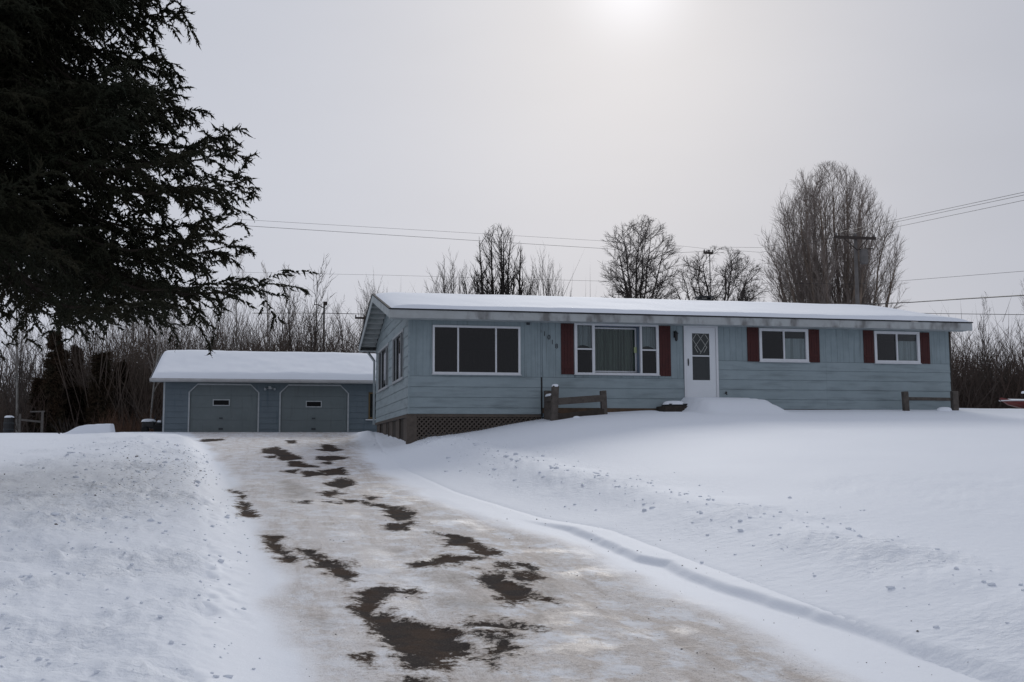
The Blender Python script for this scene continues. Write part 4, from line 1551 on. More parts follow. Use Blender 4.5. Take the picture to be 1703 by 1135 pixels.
# squared-off pile of snow at the lawn's far edge
sx_, sy_ = -6.6, 44.0
sz_ = H(sx_, sy_)
nx, ny = 36, 14
u = np.linspace(-1.15, .75, nx)
v_ = np.linspace(-.7, .7, ny)
U, Vv = np.meshgrid(u, v_, indexing='ij')
prof_ = np.where(U < .68, .36*sstep(-1.15, -.2, U), .36*sstep(.76, .70, U))*sstep(-.7, -.45, Vv)*sstep(.7, .45, Vv)
Z = prof_*(1+.25*fbm(U*2, Vv*2, 3, 91))-.03
i, j = np.meshgrid(np.arange(nx-1), np.arange(ny-1), indexing='ij')
F = np.stack([i*ny+j, (i+1)*ny+j, (i+1)*ny+j+1, i*ny+j+1], -1).reshape(-1, 4)
tag(link('snow_pile', mesh_np('snow_pile', np.stack([U, Vv, Z], -1).reshape(-1, 3), F, M_SNOW2, True), None, (sx_, sy_, sz_)),
    'low pile of snow with a squared right end beyond the left lawn', 'snow')


# ------------------------------------------------------------------ tree growing
def unit(v):
    return v/np.maximum(np.linalg.norm(v, axis=-1, keepdims=True), 1e-9)


def tubes(P, R, n=3, tip=True):
    """P (B,K,3) R (B,K): returns V, quads, tris"""
    B, K, _ = P.shape
    d = unit(P[:, -1]-P[:, 0])
    ref = np.where(np.abs(d[:, 2:3]) < .9, np.array([[0., 0, 1]]), np.array([[1., 0, 0]]))
    a = unit(np.cross(d, ref))
    b = np.cross(d, a)
    t = 2*np.pi*np.arange(n)/n
    ring = a[:, None, None]*np.cos(t)[None, None, :, None]+b[:, None, None]*np.sin(t)[None, None, :, None]
    kk = K-1 if tip else K
    V = P[:, :kk, None]+ring*R[:, :kk, None, None]
    V = V.reshape(B, kk*n, 3)
    m = kk*n
    if tip:
        V = np.concatenate([V, P[:, -1:]], 1)
        m += 1
    base = (np.arange(B)*m)[:, None, None]
    q = []
    for i in range(kk-1):
        for k in range(n):
            q.append((i*n+k, i*n+(k+1) % n, (i+1)*n+(k+1) % n, (i+1)*n+k))
    Q = (np.array(q).reshape(1, -1, 4)+base).reshape(-1, 4) if q else np.zeros((0, 4), int)
    tr = [((kk-1)*n+k, (kk-1)*n+(k+1) % n, m-1) for k in range(n)] if tip else []
    T3 = (np.array(tr).reshape(1, -1, 3)+base).reshape(-1, 3) if tr else np.zeros((0, 3), int)
    return V.reshape(-1, 3), Q, T3


def merge(parts):
    V, Q, T3, off = [], [], [], 0
    for v, q, t in parts:
        V.append(v)
        Q.append(q+off)
        T3.append(t+off)
        off += len(v)
    return np.concatenate(V), [f for f in (np.concatenate(Q), np.concatenate(T3)) if len(f)]


def interp_path(P, t):
    """P (B,K,3), t (B,) in 0..1"""
    K = P.shape[1]
    f = np.clip(t, 0, .9999)*(K-1)
    i = f.astype(int)
    w = (f-i)[:, None]
    b = np.arange(len(P))
    p = P[b, i]*(1-w)+P[b, i+1]*w
    return p, unit(P[b, i+1]-P[b, i])


def grow(r, P, R, nch, t0, t1, ang, ratio, K, up=.1, wig=.1, rr=.6, endfall=.6, minlen=.05, flat=None, rtip=.25, rmin=0):
    """children of every path. up bends them skyward (negative droops)"""
    B = len(P)
    idx = np.repeat(np.arange(B), nch)
    n = len(idx)
    t = np.tile(np.linspace(t0, t1, nch), B)+r.uniform(-.5, .5, n)*(t1-t0)/nch
    t = np.clip(t, .02, .98)
    p, T = interp_path(P[idx], t)
    plen = np.linalg.norm(np.diff(P, axis=1), axis=-1).sum(1)[idx]
    rnd = r.normal(size=(n, 3))
    if flat is not None:
        # side branches spread in a sheet: left and right of the limb
        side = unit(np.cross(T, np.array([[0., 0, 1]])))
        sg = np.where(np.arange(n) % 2 == 0, 1., -1.)[:, None]
        perp = unit(side*sg+rnd*flat)
    else:
        perp = unit(rnd-(rnd*T).sum(-1, keepdims=True)*T)
    a = np.radians(ang*(1+r.uniform(-.3, .3, n)))[:, None]
    d = unit(np.cos(a)*T+np.sin(a)*perp)
    L = np.maximum(plen*ratio*(1-endfall*t)*r.uniform(.7, 1.25, n), minlen)
    pts = [p]
    for k in range(K-1):
        d = unit(d+np.array([[0, 0, up]])+r.normal(size=(n, 3))*wig)
        p = p+d*(L/(K-1))[:, None]
        pts.append(p)
    C = np.stack(pts, 1)
    Rp = R[idx]
    f = t*(R.shape[1]-1)
    i = np.minimum(f.astype(int), R.shape[1]-2)
    b = np.arange(n)
    rad = (Rp[b, i]*(1-(f-i))+Rp[b, i+1]*(f-i))*rr
    RC = np.maximum(rad, rmin)[:, None]*np.linspace(1, rtip, K)[None]
    return C, RC


M_BARK = mat('grey_brown_bark', (.085, .073, .065), .9, .1, noise=(3, (.045, .038, .034), .8))
M_BARKW = mat('warm_grey_bark', (.27, .21, .165), .9, .1, noise=(2, (.10, .08, .065), .8))
M_TWIG = mat('twigs', (.085, .072, .066), .9, .1, noise=(.8, (.055, .046, .042), .7))
M_TWIGW = mat('tan_twigs', (.27, .23, .205), .9, .1, noise=(.5, (.18, .15, .132), .7))
M_TWIGD = mat('dark_twigs', (.035, .03, .027), .9, .1)
M_BIRCH = mat('pale_bark', (.30, .29, .27), .85, .1, noise=(4, (.12, .11, .10), .8))
M_BRUSH = mat('brown_brush', (.078, .064, .055), .95, .05, noise=(.35, (.095, .070, .055), .8))
M_BRUSHD = mat('dark_brush', (.066, .056, .050), .95, .05, noise=(.3, (.075, .048, .038), .8))


def prune(C, RC, env):
    """branches stop at the crown's outline: shorten or drop the ones that stray beyond it"""
    if env is None:
        return C, RC
    ez, er = [e[0] for e in env], [e[1] for e in env]
    best = np.zeros(len(C))
    soft = .84+.30*_hash(np.floor(C[:, -1, 0]*97), np.floor(C[:, -1, 1]*89), 5)
    for f in (.35, .6, .8, 1.0):
        tip = C[:, 0]+(C[:, -1]-C[:, 0])*f
        ok = np.hypot(tip[:, 0], tip[:, 1]) < np.interp(tip[:, 2], ez, er, right=0)*soft
        best = np.where(ok, f, best)
    k = best > 0
    C, RC, best = C[k], RC[k], best[k]
    return C[:, :1]+(C-C[:, :1])*best[:, None, None], RC


def make_tree(name, seed, stems, levels, mtrunk, mtwig, trunk_levels=1, env=None):
    """stems: (paths, radii); levels: list of grow kwargs. returns two meshes"""
    r = np.random.default_rng(seed)
    P, R = prune(*stems(r), env)
    parts = [[tubes(P, R, 7)], []]
    cur = (P, R)
    for li, kw in enumerate(levels):
        kw = dict(kw)
        sides = kw.pop('n', 3)
        cur = prune(*grow(r, cur[0], cur[1], **kw), env)
        parts[0 if li < trunk_levels else 1].append(tubes(cur[0], cur[1], sides))
    V0, F0 = merge(parts[0])
    V1, F1 = merge(parts[1])
    return mesh_np(name+'_trunk', V0, F0, mtrunk, True), mesh_np(name+'_crown', V1, F1, mtwig, True)


def stem_fan(n, height, spread, rad, K=9, up=.08, wig=.05, base=.25, hvar=.2, t_fork=0):
    def f(r):
        az = np.arange(n)*2.4+r.uniform(0, .8, n)
        sp = np.radians(spread*np.sqrt((np.arange(n)+.3)/n))
        d = np.stack([np.cos(az)*np.sin(sp), np.sin(az)*np.sin(sp), np.cos(sp)], -1)
        L = height/np.maximum(np.cos(sp), .6)*(1-hvar*(np.arange(n)/max(n, 1)))*r.uniform(.93, 1.05, n)
        p = np.stack([np.cos(az)*base*.6, np.sin(az)*base*.6, np.full(n, -.3)], -1)
        if n == 1:
            p[:, :2] = 0
        pts = [p]
        for k in range(K-1):
            d = unit(d+np.array([[0, 0, up]])+r.normal(size=(n, 3))*wig)
            p = p+d*(L/(K-1))[:, None]
            pts.append(p)
        R = rad*np.linspace(1, .12, K)[None]*r.uniform(.75, 1.1, n)[:, None]
        return np.stack(pts, 1), R
    return f


def tip_stems(n, ztop, zside, rmax, rad, fork=0, base=.5, K=11, wig=.05, power=2.2, bend=.85):
    """limbs that all reach the outline of a dome-shaped crown"""
    def f(r):
        i = np.arange(n)
        az = i*2.4+r.uniform(-.3, .3, n)
        fr = np.sqrt((i+.4)/n)
        tr_, tz = rmax*fr*r.uniform(.92, 1.05, n), ztop-(ztop-zside)*fr**power
        t = np.linspace(0, 1, K)[None]
        z = -.3+(tz[:, None]+.3)*t
        zf = np.clip((z-fork)/(tz[:, None]-fork), 0, 1)**bend
        rr_ = (base*fr)[:, None]*(1-zf)+tr_[:, None]*zf
        w = r.normal(size=(n, K, 2)).cumsum(1)*wig*np.minimum(zf*3, 1)[..., None]
        P = np.stack([rr_*np.cos(az)[:, None]+w[..., 0], rr_*np.sin(az)[:, None]+w[..., 1], z], -1)
        R = rad*np.linspace(1, .12, K)[None]*r.uniform(.7, 1.1, n)[:, None]
        return P, R
    return f


def plant(name, meshes, x, y, label, cat='tree', group=None, rz=0, s=1.0, sz=None, z=None):
    z = H(x, y) if z is None else z
    t = empty(name, (x, y, z), label, cat, group)
    t.rotation_euler.z = rz
    t.scale = (s, s, sz or s)
    link('trunk', meshes[0], t)
    link('crown', meshes[1], t)
    return t


# the great vase-shaped tree behind the right of the roof
big = make_tree('vase_tree', 3, tip_stems(30, 13.9, 8.0, 3.9, .19, base=.8, wig=.06),
                [dict(nch=18, t0=.30, t1=.97, ang=22, ratio=.24, K=5, up=.05, wig=.05, rr=.42, n=3, endfall=.25, rmin=.022),
                 dict(nch=9, t0=.12, t1=.97, ang=28, ratio=.50, K=3, up=.05, wig=.07, rr=.5, n=3, endfall=.30, minlen=.8, rmin=.0115),
                 dict(nch=5, t0=.15, t1=.98, ang=28, ratio=.5, K=3, up=.04, wig=.08, rr=.6, n=3, endfall=.3, minlen=.55, rmin=.0085)],
                M_BARKW, M_TWIGW, env=[(-1, 2.5), (3, 3.5), (7.2, 4.6), (9.9, 4.2), (12.3, 3.3), (13.6, 2.3), (14.5, 1.3), (14.9, 0)])
plant('bare_tree', big, 34.2, 62.5, 'tall broad vase-shaped bare tree behind the right half of the house roof', s=1.1, sz=1.12)
# round-headed tree with one dark trunk
rnd = make_tree('round_tree', 8, tip_stems(9, 10.7, 8.6, 1.9, .12, fork=5.2, base=.03, wig=.05, bend=.75),
                [dict(nch=11, t0=.58, t1=.97, ang=50, ratio=.18, K=6, up=.05, wig=.07, rr=.6, n=4, endfall=.20, rmin=.02),
                 dict(nch=9, t0=.2, t1=.98, ang=36, ratio=.42, K=4, up=.04, wig=.08, rr=.55, n=3, endfall=.25, minlen=.45, rmin=.012),
                 dict(nch=6, t0=.2, t1=.98, ang=34, ratio=.45, K=3, up=.04, wig=.10, rr=.6, n=3, endfall=.3, minlen=.32, rmin=.0085)],
                M_BARK, M_TWIG, env=[(-1, 1.7), (6, 1.7), (7.4, 2.2), (9.3, 2.3), (10.5, 1.6), (11.1, .9), (11.4, 0)])
plant('bare_tree', rnd, 21.3, 62, 'round-headed bare tree with a single dark trunk behind the roof above the white door', s=1.22, sz=1.10)
# old wide tree with forked limbs
wide = make_tree('wide_tree', 12, tip_stems(12, 8.6, 6.6, 2.5, .15, fork=1.5, base=.3, wig=.09, bend=1.0),
                 [dict(nch=9, t0=.50, t1=.98, ang=44, ratio=.24, K=6, up=.05, wig=.12, rr=.5, n=4, endfall=.3, rmin=.02),
                  dict(nch=10, t0=.2, t1=.97, ang=40, ratio=.45, K=3, up=.04, wig=.12, rr=.55, n=3, endfall=.3, minlen=.45, rmin=.012),
                  dict(nch=6, t0=.2, t1=.98, ang=38, ratio=.5, K=3, up=.03, wig=.12, rr=.6, n=3, endfall=.3, minlen=.32, rmin=.0085)],
                 M_BARK, M_TWIG, env=[(-1, 2.4), (6.3, 2.7), (7.6, 2.4), (8.6, 1.6), (9.1, .7), (9.3, 0)])
plant('bare_tree', wide, 25.55, 60, 'wide low bare tree with forked limbs between the round tree and the vase tree', s=1.25, sz=1.12)
# dark upright many-stemmed tree
dark = make_tree('dark_tree', 21, tip_stems(20, 11.2, 7.6, 1.9, .14, base=.8, wig=.045),
                [dict(nch=24, t0=.20, t1=.98, ang=30, ratio=.18, K=5, up=.14, wig=.06, rr=.6, n=4, endfall=.30, rmin=.02),
                 dict(nch=9, t0=.15, t1=.97, ang=34, ratio=.46, K=4, up=.08, wig=.09, rr=.65, n=3, endfall=.3, minlen=.45, rmin=.0115)],
                M_TWIGD, M_TWIGD, env=[(-1, 2.2), (7.3, 2.1), (9, 1.6), (10.6, 1.1), (11.4, .5), (11.6, 0)])
plant('bare_tree', dark, 12.75, 61.5, 'dark upright many-stemmed bare tree behind the roof near the left end', s=1.15, sz=1.0)
busha = make_tree('bush_a', 31, tip_stems(26, 8.6, 6.6, 1.7, .05, base=1.0, wig=.05),
                  [dict(nch=10, t0=.45, t1=.97, ang=24, ratio=.16, K=4, up=.10, wig=.08, rr=.6, n=3, endfall=.3, rmin=.014),
                   dict(nch=6, t0=.2, t1=.97, ang=30, ratio=.5, K=3, up=.08, wig=.12, rr=.65, n=3, endfall=.3, minlen=.4, rmin=.009)], M_TWIG, M_TWIG)
plant('bare_tree', busha, 10.4, 65, 'clump of thin grey saplings above the roof left of the dark many-stemmed tree', sz=1.10)
plant('bare_tree', busha, 16.3, 65, 'small dense clump of grey saplings above the roof right of the dark many-stemmed tree', s=.8, sz=1.13, rz=2)
plant('bare_tree', busha, 6.7, 75, 'faint thin sapling tops peeking over the left end of the roof ridge', s=.7, sz=1.2, rz=1)
plant('bare_tree', busha, 28.7, 63, 'small grey sapling clump at the foot of the vase tree, on its left', s=.7, sz=.98, rz=4)

# woods: a few kinds, copied
kinds = []
for k in range(4):       # slender straight
    kinds.append(make_tree('slender%d' % k, 50+k, stem_fan(1, 9.5, 3, .085, K=9, up=.08, wig=.05),
                 [dict(nch=26, t0=.22, t1=.97, ang=34, ratio=.26, K=5, up=.14, wig=.10, rr=.5, n=3, endfall=.55),
                  dict(nch=8, t0=.15, t1=.97, ang=32, ratio=.42, K=3, up=.08, wig=.14, rr=.7, n=3, endfall=.3, minlen=.35, rmin=.013)], M_BARK, M_TWIG))
for k in range(3):       # multi stem
    kinds.append(make_tree('clump%d' % k, 60+k, stem_fan(5, 8.0, 16, .07, K=8, up=.06, wig=.06, base=.5, hvar=.3),
                 [dict(nch=14, t0=.2, t1=.97, ang=34, ratio=.26, K=4, up=.10, wig=.12, rr=.55, n=3, endfall=.4),
                  dict(nch=6, t0=.15, t1=.97, ang=34, ratio=.45, K=3, up=.06, wig=.15, rr=.7, n=3, endfall=.3, minlen=.35, rmin=.013)], M_BARK, M_TWIG))
pale = make_tree('pale', 71, stem_fan(1, 11.5, 2, .10, K=9, up=.08, wig=.03),
                 [dict(nch=34, t0=.30, t1=.98, ang=28, ratio=.24, K=5, up=.12, wig=.07, rr=.4, n=3, endfall=.6),
                  dict(nch=7, t0=.15, t1=.97, ang=28, ratio=.42, K=3, up=.08, wig=.12, rr=.7, n=3, endfall=.3, minlen=.35, rmin=.014)], M_BIRCH, M_TWIGW)
bushy = make_tree('bushy', 73, stem_fan(3, 9.5, 14, .10, K=9, up=.07, wig=.05, base=.3),
                  [dict(nch=20, t0=.2, t1=.97, ang=32, ratio=.32, K=5, up=.12, wig=.10, rr=.5, n=3, endfall=.5),
                   dict(nch=9, t0=.15, t1=.97, ang=32, ratio=.42, K=4, up=.08, wig=.14, rr=.7, n=3, endfall=.3, minlen=.35, rmin=.015)], M_BARK, M_TWIG)
plant('bare_tree', pale, .95, 75, 'tallest pale thin tree rising over the garage roof, left of the bushy one', s=1.0)
plant('bare_tree', bushy, 2.2, 65, 'dark bushy bare tree rising over the middle of the garage roof', s=.98)
lean = plant('bare_tree', pale, -5.7, 55, 'pale trunk leaning left beside the garage corner', s=.6, rz=2)
lean.rotation_euler.y = -.22

tr = random.Random(4)
zones = [(66, -5, 11, 63, 84, 'woods right behind the garage', 'bare tree standing close behind the garage roof', (.55, .95)),
         (30, -28, -5, 58, 76, 'woods at the left edge', 'bare tree in the front rows of the woods at the left edge', (.68, .95)),
         (64, -28, 10, 62, 92, 'woods beyond the left yard and garage', 'slender bare tree in the woods beyond the left yard and garage', (.52, .84)),
         (60, -30, 12, 92, 122, 'back rows of the woods beyond the garage', 'faint slender bare tree in the back rows of the woods beyond the garage', (.6, .92)),
         (46, 40, 62, 57, 75, 'woods beyond the right end of the house', 'bare grey-brown tree in the woods beyond the right end of the house', (.55, .74)),
         (30, 42, 90, 76, 105, 'back rows of the woods at the right', 'bare tree in the back rows of the woods at the right edge', (.7, .95))]
for (n, x0, x1, y0, y1, grp, lab, (s0, s1)) in zones:
    for i in range(n):
        x = x0+(x1-x0)*(i+tr.random())/n
        y = tr.uniform(y0, y1)
        ki = tr.randrange(len(kinds))
        k = kinds[ki]
        lab_ = lab if ki < 4 else lab.replace('tree', 'clump of stems', 1)
        if tr.random() < .12:
            k = pale
            lab_ = 'pale-barked ' + lab
        s = tr.uniform(s0, s1)
        t = plant('bare_tree', k, x, y, lab_, group=grp, rz=tr.uniform(0, 6.28), s=s, sz=s*tr.uniform(.9, 1.12))
        t.rotation_euler.x = tr.uniform(-.05, .05)
        t.rotation_euler.y = tr.uniform(-.06, .06)


def brush(name, n, xs, ys, h0, h1, m, label, seed, r=.012, fork=3):
    g_ = np.random.default_rng(seed)
    x = g_.uniform(xs[0], xs[1], n)
    y = g_.uniform(ys[0], ys[1], n)
    clump = fbm(x*.35, y*.35, 3, seed)
    h = np.clip(g_.uniform(h0, h1, n)*(1+.45*clump), .3, None)
    z = height(x, y, False)-.1
    p = np.stack([x, y, z], -1)
    d = unit(np.stack([g_.normal(0, .22, n), g_.normal(0, .22, n), np.ones(n)], -1))
    P = [p]
    for k in range(2):
        d = unit(d+g_.normal(size=(n, 3))*.16)
        P.append(P[-1]+d*(h/2)[:, None])
    P = np.stack(P, 1)
    R = r*(h/3)[:, None]**.5*np.linspace(1.3, .6, 3)[None]
    parts = [tubes(P, R, 3)]
    C, RC = grow(g_, P, R, fork, .25, .9, 30, .5, 2, up=.08, wig=.1, rr=.8, endfall=.3)
    parts.append(tubes(C, RC, 3))
    V, F = merge(parts)
    o = link(name, mesh_np(name, V, F, m, True))
    return tag(o, label, kind='stuff')


brush('undergrowth', 2600, (-26, 3), (59, 74), .8, 2.6, M_BRUSHD, 'dense dark brown undergrowth along the edge of the left woods', 1, .019)
brush('undergrowth', 5200, (-10, 16), (60, 80), 3.6, 7.0, M_BRUSH, 'brown undergrowth behind the garage', 2, .017)
brush('thicket', 2800, (-34, 22), (95, 135), 3.0, 8.5, M_BRUSH, 'far thicket of thin trunks closing off the view behind the garage', 3, .035)
brush('thicket', 3600, (36, 62), (52, 70), 1.8, 5.2, M_BRUSHD, 'dense dark thicket beyond the right end of the house', 4, .021)
brush('thicket', 2200, (44, 100), (72, 110), 3.5, 6.5, M_BRUSH, 'far thicket of trunks at the right edge', 5, .035)
brush('red_brush', 260, (-7.8, -4.9), (51.5, 54.5), .5, 1.5, mat('rust_brush', (.10, .055, .035), .95), 'patch of rust-coloured dry brush left of the garage', 6, .012)

shrub = make_tree('shrub', 81, stem_fan(9, .9, 46, .028, K=5, up=.02, wig=.12, base=.25, hvar=.3),
                  [dict(nch=6, t0=.2, t1=.95, ang=40, ratio=.5, K=3, up=.05, wig=.2, rr=.6, n=3),
                   dict(nch=4, t0=.2, t1=.95, ang=40, ratio=.5, K=3, up=.05, wig=.2, rr=.7, n=3)], M_TWIGD, M_TWIGD)
plant('shrub', shrub, -7.45, 44.3, 'small dark bare shrub poking through the snow beside the squared snow pile', 'shrub', s=1.1)


# ------------------------------------------------------------------ conifers
def conifer(seed, height_, radius_fn, z0, z1, limbs, side, twigs, nd, nlen, nwid, droop, trunk_r, density=None, tw_len=.17, limb_az=None, sub=0, core=0):
    r = np.random.default_rng(seed)
    z = z0+(z1-z0)*np.sort(r.uniform(0, 1, limbs))
    az = r.uniform(0, 2*np.pi, limbs)
    if limb_az:
        az = limb_az(r, limbs)
    L = radius_fn(z)*r.uniform(.76, .99, limbs)*(1-.24*np.clip(-np.sin(az), 0, 1))
    K = 9
    # limbs leave level or a little up, sag, then lift at the tip
    p = np.stack([0*z, 0*z, z], -1)
    el = np.radians(r.uniform(-10, 10, limbs)-droop*14*(1-(z-z0)/(z1-z0+1e-6)))
    h = np.stack([np.cos(az), np.sin(az)], -1)
    pts = [p]
    for k in range(K-1):
        f = k/(K-2)
        e = el-np.radians(droop*20)*math.sin(math.pi*min(f*1.15, 1))+np.radians(60)*max(0, f-.62)
        p = p+np.concatenate([h*np.cos(e)[:, None], np.sin(e)[:, None]], -1)*(L/(K-1))[:, None]
        h = unit(h+r.normal(size=h.shape)*.06)
        pts.append(p)
    P = np.stack(pts, 1)
    R = (.010+.011*L)[:, None]*np.linspace(1, .12, K)[None]
    wood = [tubes(P, R, 5)]
    n_side = side
    C, RC = grow(r, P, R, n_side, .14, .99, 52, .31, 6, up=-.07*droop, wig=.06, rr=.45, endfall=.55, flat=.35, minlen=.26)
    # drop most side branches close to the trunk: the inside of the crown is bare
    wood.append(tubes(C, RC, 3))
    src = [(C, RC), (P, R)]
    if sub:
        C2, RC2 = grow(r, C, RC, sub, .15, .97, 45, .42, 4, up=-.16*droop, wig=.08, rr=.6, endfall=.45, flat=.6, minlen=.16)
        if density:
            kp = r.uniform(0, 1, len(C2)) < density(C2[:, 0])
            C2, RC2 = C2[kp], RC2[kp]
        wood.append(tubes(C2[:, ::3], RC2[:, ::3], 3))
        src.append((C2, RC2))
    TP = []
    for (A, B_) in src:
        n_t = twigs if A is C else (60 if A is P else max(3, twigs//2))
        T_, RT = grow(r, A, B_, n_t, .08, 1.0, 38, .3, 2, up=-.18, wig=.10, rr=.6, endfall=0, flat=.8, minlen=.1)
        # fixed twig length
        d = unit(T_[:, 1]-T_[:, 0])
        ln = tw_len*r.uniform(.6, 1.2, len(T_))[:, None]
        TP.append(np.stack([T_[:, 0], T_[:, 0]+d*ln], 1))
    T_ = np.concatenate(TP)
    if density:
        keep = r.uniform(0, 1, len(T_)) < density(T_[:, 0])
        T_ = T_[keep]
    n = len(T_)
    d = unit(T_[:, 1]-T_[:, 0])
    ln = np.linalg.norm(T_[:, 1]-T_[:, 0], axis=-1)
    # needles: thin triangles set all round each twig
    idx = np.repeat(np.arange(n), nd)
    m = len(idx)
    t = np.tile(np.linspace(.02, 1.0, nd), n)
    b0 = T_[idx, 0]+d[idx]*(t*ln[idx])[:, None]
    rr_ = r.normal(size=(m, 3))
    dd = d[idx]
    perp = unit(rr_-(rr_*dd).sum(-1, keepdims=True)*dd)
    nv_ = unit(dd*.75+perp*.75)
    w = unit(np.cross(nv_, r.normal(size=(m, 3))))*nwid*.5
    nl = nlen*r.uniform(.7, 1.2, m)[:, None]
    V = np.stack([b0-w, b0+w, b0+nv_*nl], 1).reshape(-1, 3)
    F = np.arange(m*3).reshape(-1, 3)
    if core:
        # the shoot itself: a slim spindle clothed in needles
        ref = unit(np.cross(d, r.normal(size=(n, 3))))
        ref2 = np.cross(d, ref)
        mid = T_[:, 0]+d*(ln*.05)[:, None]
        cr = core*r.uniform(.7, 1.3, n)[:, None]
        ring = [mid+cr*(ref*math.cos(a)+ref2*math.sin(a)) for a in (0, 2.094, 4.189)]
        VC = np.stack([T_[:, 0]]+ring+[T_[:, 1]], 1)
        fc = np.array([(1, 2, 4), (2, 3, 4), (3, 1, 4)])
        FC = (fc[None]+5*np.arange(n)[:, None, None]).reshape(-1, 3)
        F = np.concatenate([F, FC+len(V)])
        V = np.concatenate([V, VC.reshape(-1, 3)])
    Vw, Fw = merge(wood)
    return (P, R), (Vw, Fw), (V, F), n


M_NEEDLE = mat('spruce_needles', (.017, .021, .013), .8, .1, noise=(.9, (.028, .022, .012), .7))
M_SBARK = mat('spruce_bark', (.045, .036, .030), .95, .05, noise=(6, (.025, .02, .017), .7), bump=(14, .5, .03))
M_NEEDLEB = mat('brown_cedar_foliage', (.034, .030, .020), .9, .05, noise=(1.2, (.060, .034, .022), .8))


def build_spruce():
    x, y = -5.0, 17.0
    z = H(x, y)
    t = empty('spruce_tree', (x, y, z-.05), 'large dark drooping spruce filling the upper left of the view', 'tree')
    rad = lambda zz: 5.55*np.clip(1-((zz-2.5)/21)**1.25*np.sign(np.maximum(zz-2.5, 0)), .05, 1) if np.ndim(zz) else 0
    rad = lambda zz: 5.55*np.clip(1-np.clip((zz-4.3)/15.0, 0, 1), .04, 1)

    def laz(r, n):
        a = r.uniform(0, 2*np.pi, n)
        # somewhat fewer limbs on the far western side
        k = (np.cos(a) < -.2) & (r.uniform(0, 1, n) < .5)
        a[k] = r.uniform(-1.9, 1.9, k.sum())
        return a
    (P, R), wood, needles, n = conifer(5, 22, rad, 4.2, 11.8, 172, 28, 19, 3, .034, .014, 1.0, .3, limb_az=laz, tw_len=.10, sub=4, core=.019,
                                                density=lambda p: np.where(p[:, 0] < .3, .14, 1.0))
    (P2, R2_), wood2, needles2, n2 = conifer(6, 22, rad, 11.8, 22.5, 80, 14, 9, 6, .07, .03, .9, .3, tw_len=.24, core=.02)
    tp = np.array([[[0, 0, -.3], [.02, 0, 3], [0, .03, 8], [0, 0, 15], [0, 0, 23]]], float)
    V, Q, T3 = tubes(tp, np.array([[.36, .30, .22, .12, .02]]), 14)
    link('trunk', mesh_np('spruce_trunk', V, [Q, T3], M_SBARK, True), t)
    for nm, w in (('lower', wood), ('upper', wood2)):
        o = link('limbs', mesh_np('spruce_limbs', w[0], w[1], M_SBARK, True), t)
        o['kind'] = 'stuff'
    for w in (needles, needles2):
        o = link('needles', mesh_np('spruce_needles', w[0], w[1], M_NEEDLE), t)
        o['kind'] = 'stuff'


build_spruce()

# narrow dark conifers at the left edge of the woods
cf = []
for k, (hh, rr0) in enumerate(((5.6, .85), (5.0, .60))):
    (P, R), wood, nd_, n = conifer(90+k, hh, (lambda rr0, hh: (lambda zz: rr0*np.clip(1-(zz/hh)**.9, .06, 1)))(rr0, hh), .2, hh*.98, 120, 7, 5, 6, .12, .045, .3, .1, tw_len=.2)
    tp = np.array([[[0, 0, -.2], [0, 0, hh*.5], [0, 0, hh]]], float)
    tv = tubes(tp, np.array([[.09, .05, .01]]), 7)
    V, F = merge([tv, (wood[0], wood[1][0], wood[1][1])])
    cf.append((mesh_np('conifer_trunk', V, F, M_SBARK, True), mesh_np('conifer_crown', nd_[0], nd_[1], M_NEEDLEB)))
for (x, y, k, s, sz, lab) in ((-11.0, 60, 0, .95, .98, 'widest and tallest narrow dark conifer at the left edge of the woods'),
                              (-11.25, 64, 1, .8, .96, 'thin conifer spire just right of the tallest dark conifer, left of its twin'),
                              (-10.9, 66, 1, .9, 1.03, 'thin red-brown conifer spire, right one of the twin spires'),
                              (-8.7, 60, 1, 1.15, .86, 'narrow dark conifer between the twin spires and the garage'),
                              (-7.95, 62, 1, 1.0, .80, 'shorter narrow conifer nearest the garage'),
                              (-11.9, 62, 1, 1.2, .62, 'short dark conifer half hidden left of the tallest one'),
                              (-10.0, 61, 1, 1.5, .52, 'low broad conifer under the twin spires')):
    plant('conifer', cf[k], x, y, lab, s=s, sz=sz, rz=x)

# ------------------------------------------------------------------ utility poles and wires
M_POLE = mat('weathered_pole', (.16, .15, .145), .85, .1, noise=(3, (.09, .085, .08), .7), bump=(20, .3, .01))
M_ARM = mat('dark_crossarm', (.055, .045, .04), .85, .1)
M_WIRE = mat('black_wire', (.02, .02, .022), .6)


def pole(x, y, top, label, arm=None, off=0, can=False, braces=True, rad=.125):
    z = H(x, y)
    t = empty('utility_pole', (x, y, z-.1), label, 'utility pole')
    MB().tube([(x, y, z-.3), (x, y, top)], [rad, rad*.65], 10).build('shaft', M_POLE, t, smooth=True)
    if arm:
        a0, a1 = x+off-arm/2, x+off+arm/2
        MB().box(a0, a1, y-rad-.10, y-rad-.001, top-.30, top-.17).build('crossarm', M_ARM, t)
        if braces:
            b = MB()
            b.bar((x, y-rad-.06, top-.85), (x+off-.28*arm, y-rad-.06, top-.30), .04)
            b.bar((x, y-rad-.06, top-.85), (x+off+.28*arm, y-rad-.06, top-.30), .04)
            b.build('brace', M_ARM, t)
        for fx in (.04, .5, .96):
            MB().lathe(a0+(a1-a0)*fx, y-rad-.05, [(.03, top-.17), (.05, top-.12), (.05, top-.06), (.025, top-.02)], 8).build('insulator', M_POLE, t)
    if can:
        MB().lathe(x+.36, y-.12, [(.17, top-1.5), (.2, top-1.42), (.2, top-.85), (.15, top-.78)], 12).build('transformer', M_POLE, t, smooth=True)
        MB().bar((x+.15, y-.1, top-.80), (x+.85, y-.1, top-.72), .05).build('bracket', M_ARM, t)
    return t


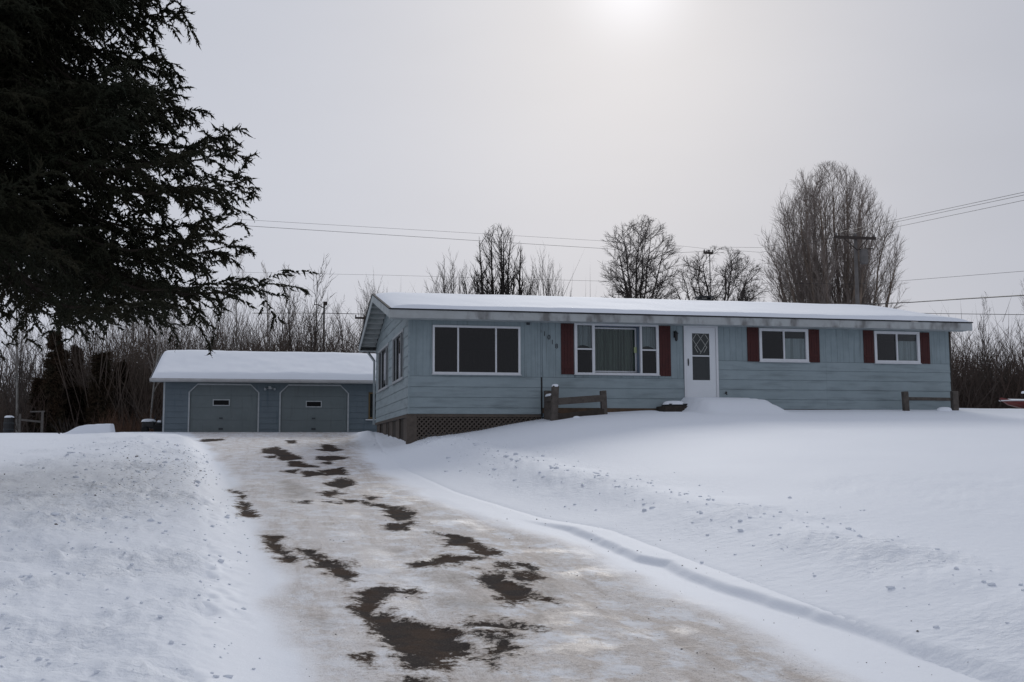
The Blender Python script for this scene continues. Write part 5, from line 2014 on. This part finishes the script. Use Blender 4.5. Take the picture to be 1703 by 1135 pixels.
pole(27.71, 48, 12.12, 'grey utility pole with a wide crossarm in front of the vase-shaped tree', arm=2.2, off=-.1, can=True)
pole(27.64, 66, 14.6, 'thin utility pole with a small crossarm behind the wide low tree', arm=.62, off=-.12, rad=.045, braces=False)
p3 = pole(3.75, 84, 12.75, 'distant utility pole with a lamp head above the garage', rad=.11)
MB().tube([(3.75, 84, 12.5), (3.3, 84, 12.75), (3.0, 84, 12.75)], .04, 6).build('lamp_arm', M_ARM, p3)
MB().box(3.68, 3.98, 83.8, 84.1, 12.72, 12.98).build('lamp_head', M_ARM, p3)
pole(6.15, 76, 11.05, 'distant utility pole with a crossarm just left of the house gable', arm=1.3, off=0, rad=.1, braces=False)


def wire(pts, label, r=.012, sag=0., n=26):
    """pts: list of 3D anchors; a slack cable through them"""
    P = []
    for (a, b) in zip(pts[:-1], pts[1:]):
        a, b = Vector(a), Vector(b)
        for i in range(n):
            t = i/n
            p = a.lerp(b, t)
            p.z -= sag*4*t*(1-t)
            P.append(p)
    P.append(Vector(pts[-1]))
    o = MB().tube(P, r, 4).build('power_line', M_WIRE, None, tuple(P[0]))
    return tag(o, label, 'wire')


wire([(26.65,48.00,12.11), (24.27,40.00,10.87), (23.10,29.00,9.62)], 'upper overhead wire running from the crossarm to the right edge', r=.0075, sag=0)
wire([(27.64,48.00,12.15), (24.35,40.00,10.79), (23.09,29.00,9.53)], 'second overhead wire close below the uppermost one at right', r=.0075, sag=0)
wire([(28.65,48.00,12.16), (25.15,41.00,10.85), (23.88,30.00,9.63)], 'third overhead wire from the crossarm to the right edge, lowest of its bundle', r=.0075, sag=0)
wire([(26.64,48.00,12.08), (26.50,56.00,12.86), (27.64,66.00,14.78)], 'short wire between the wide crossarm and the thin pole, upper', r=.0075, sag=0)
wire([(27.64,48.00,12.12), (26.49,56.00,12.59), (27.77,66.00,14.67)], 'short wire between the wide crossarm and the thin pole, middle', r=.0075, sag=0)
wire([(27.39,66.00,14.66), (25.16,66.00,14.81), (11.75,62.00,14.25), (-1.83,55.00,13.06)], 'upper of two long thin wires crossing the sky left of the thin pole', r=.0065, sag=0)
wire([(27.76,66.00,14.51), (25.15,66.00,14.30), (11.75,62.00,13.82), (-1.82,55.00,12.76)], 'lower of two long thin wires crossing the sky left of the thin pole', r=.0095, sag=0)
wire([(26.90,34.00,8.02), (26.53,42.00,8.85), (27.68,48.00,9.63), (18.43,60.00,11.34), (6.96,70.00,12.92), (-2.42,75.00,13.62)], 'faint single wire across the sky just above the house roof', r=.0065, sag=0)
wire([(23.69,30.00,6.48), (24.83,36.00,7.17), (26.78,42.00,7.91), (27.64,48.00,8.62)], 'thick dark cable from the right edge to the wide-crossarm pole', r=.020, sag=0)
wire([(29.96,38.00,6.95), (30.73,46.00,8.01), (32.23,56.00,9.38)], 'lowest thin cable at the right above the far woods', r=.013, sag=0)
wire([(-1.29,70.00,10.26), (3.40,80.00,11.61), (6.74,76.00,11.11)], 'dark cable in front of the woods above the garage', r=.022, sag=0)
wire([(3.80,84.00,12.40), (2.02,76.00,10.50), (0.57,70.00,9.28)], 'slanting guy wire left of the distant lamp pole', r=.0095, sag=0)
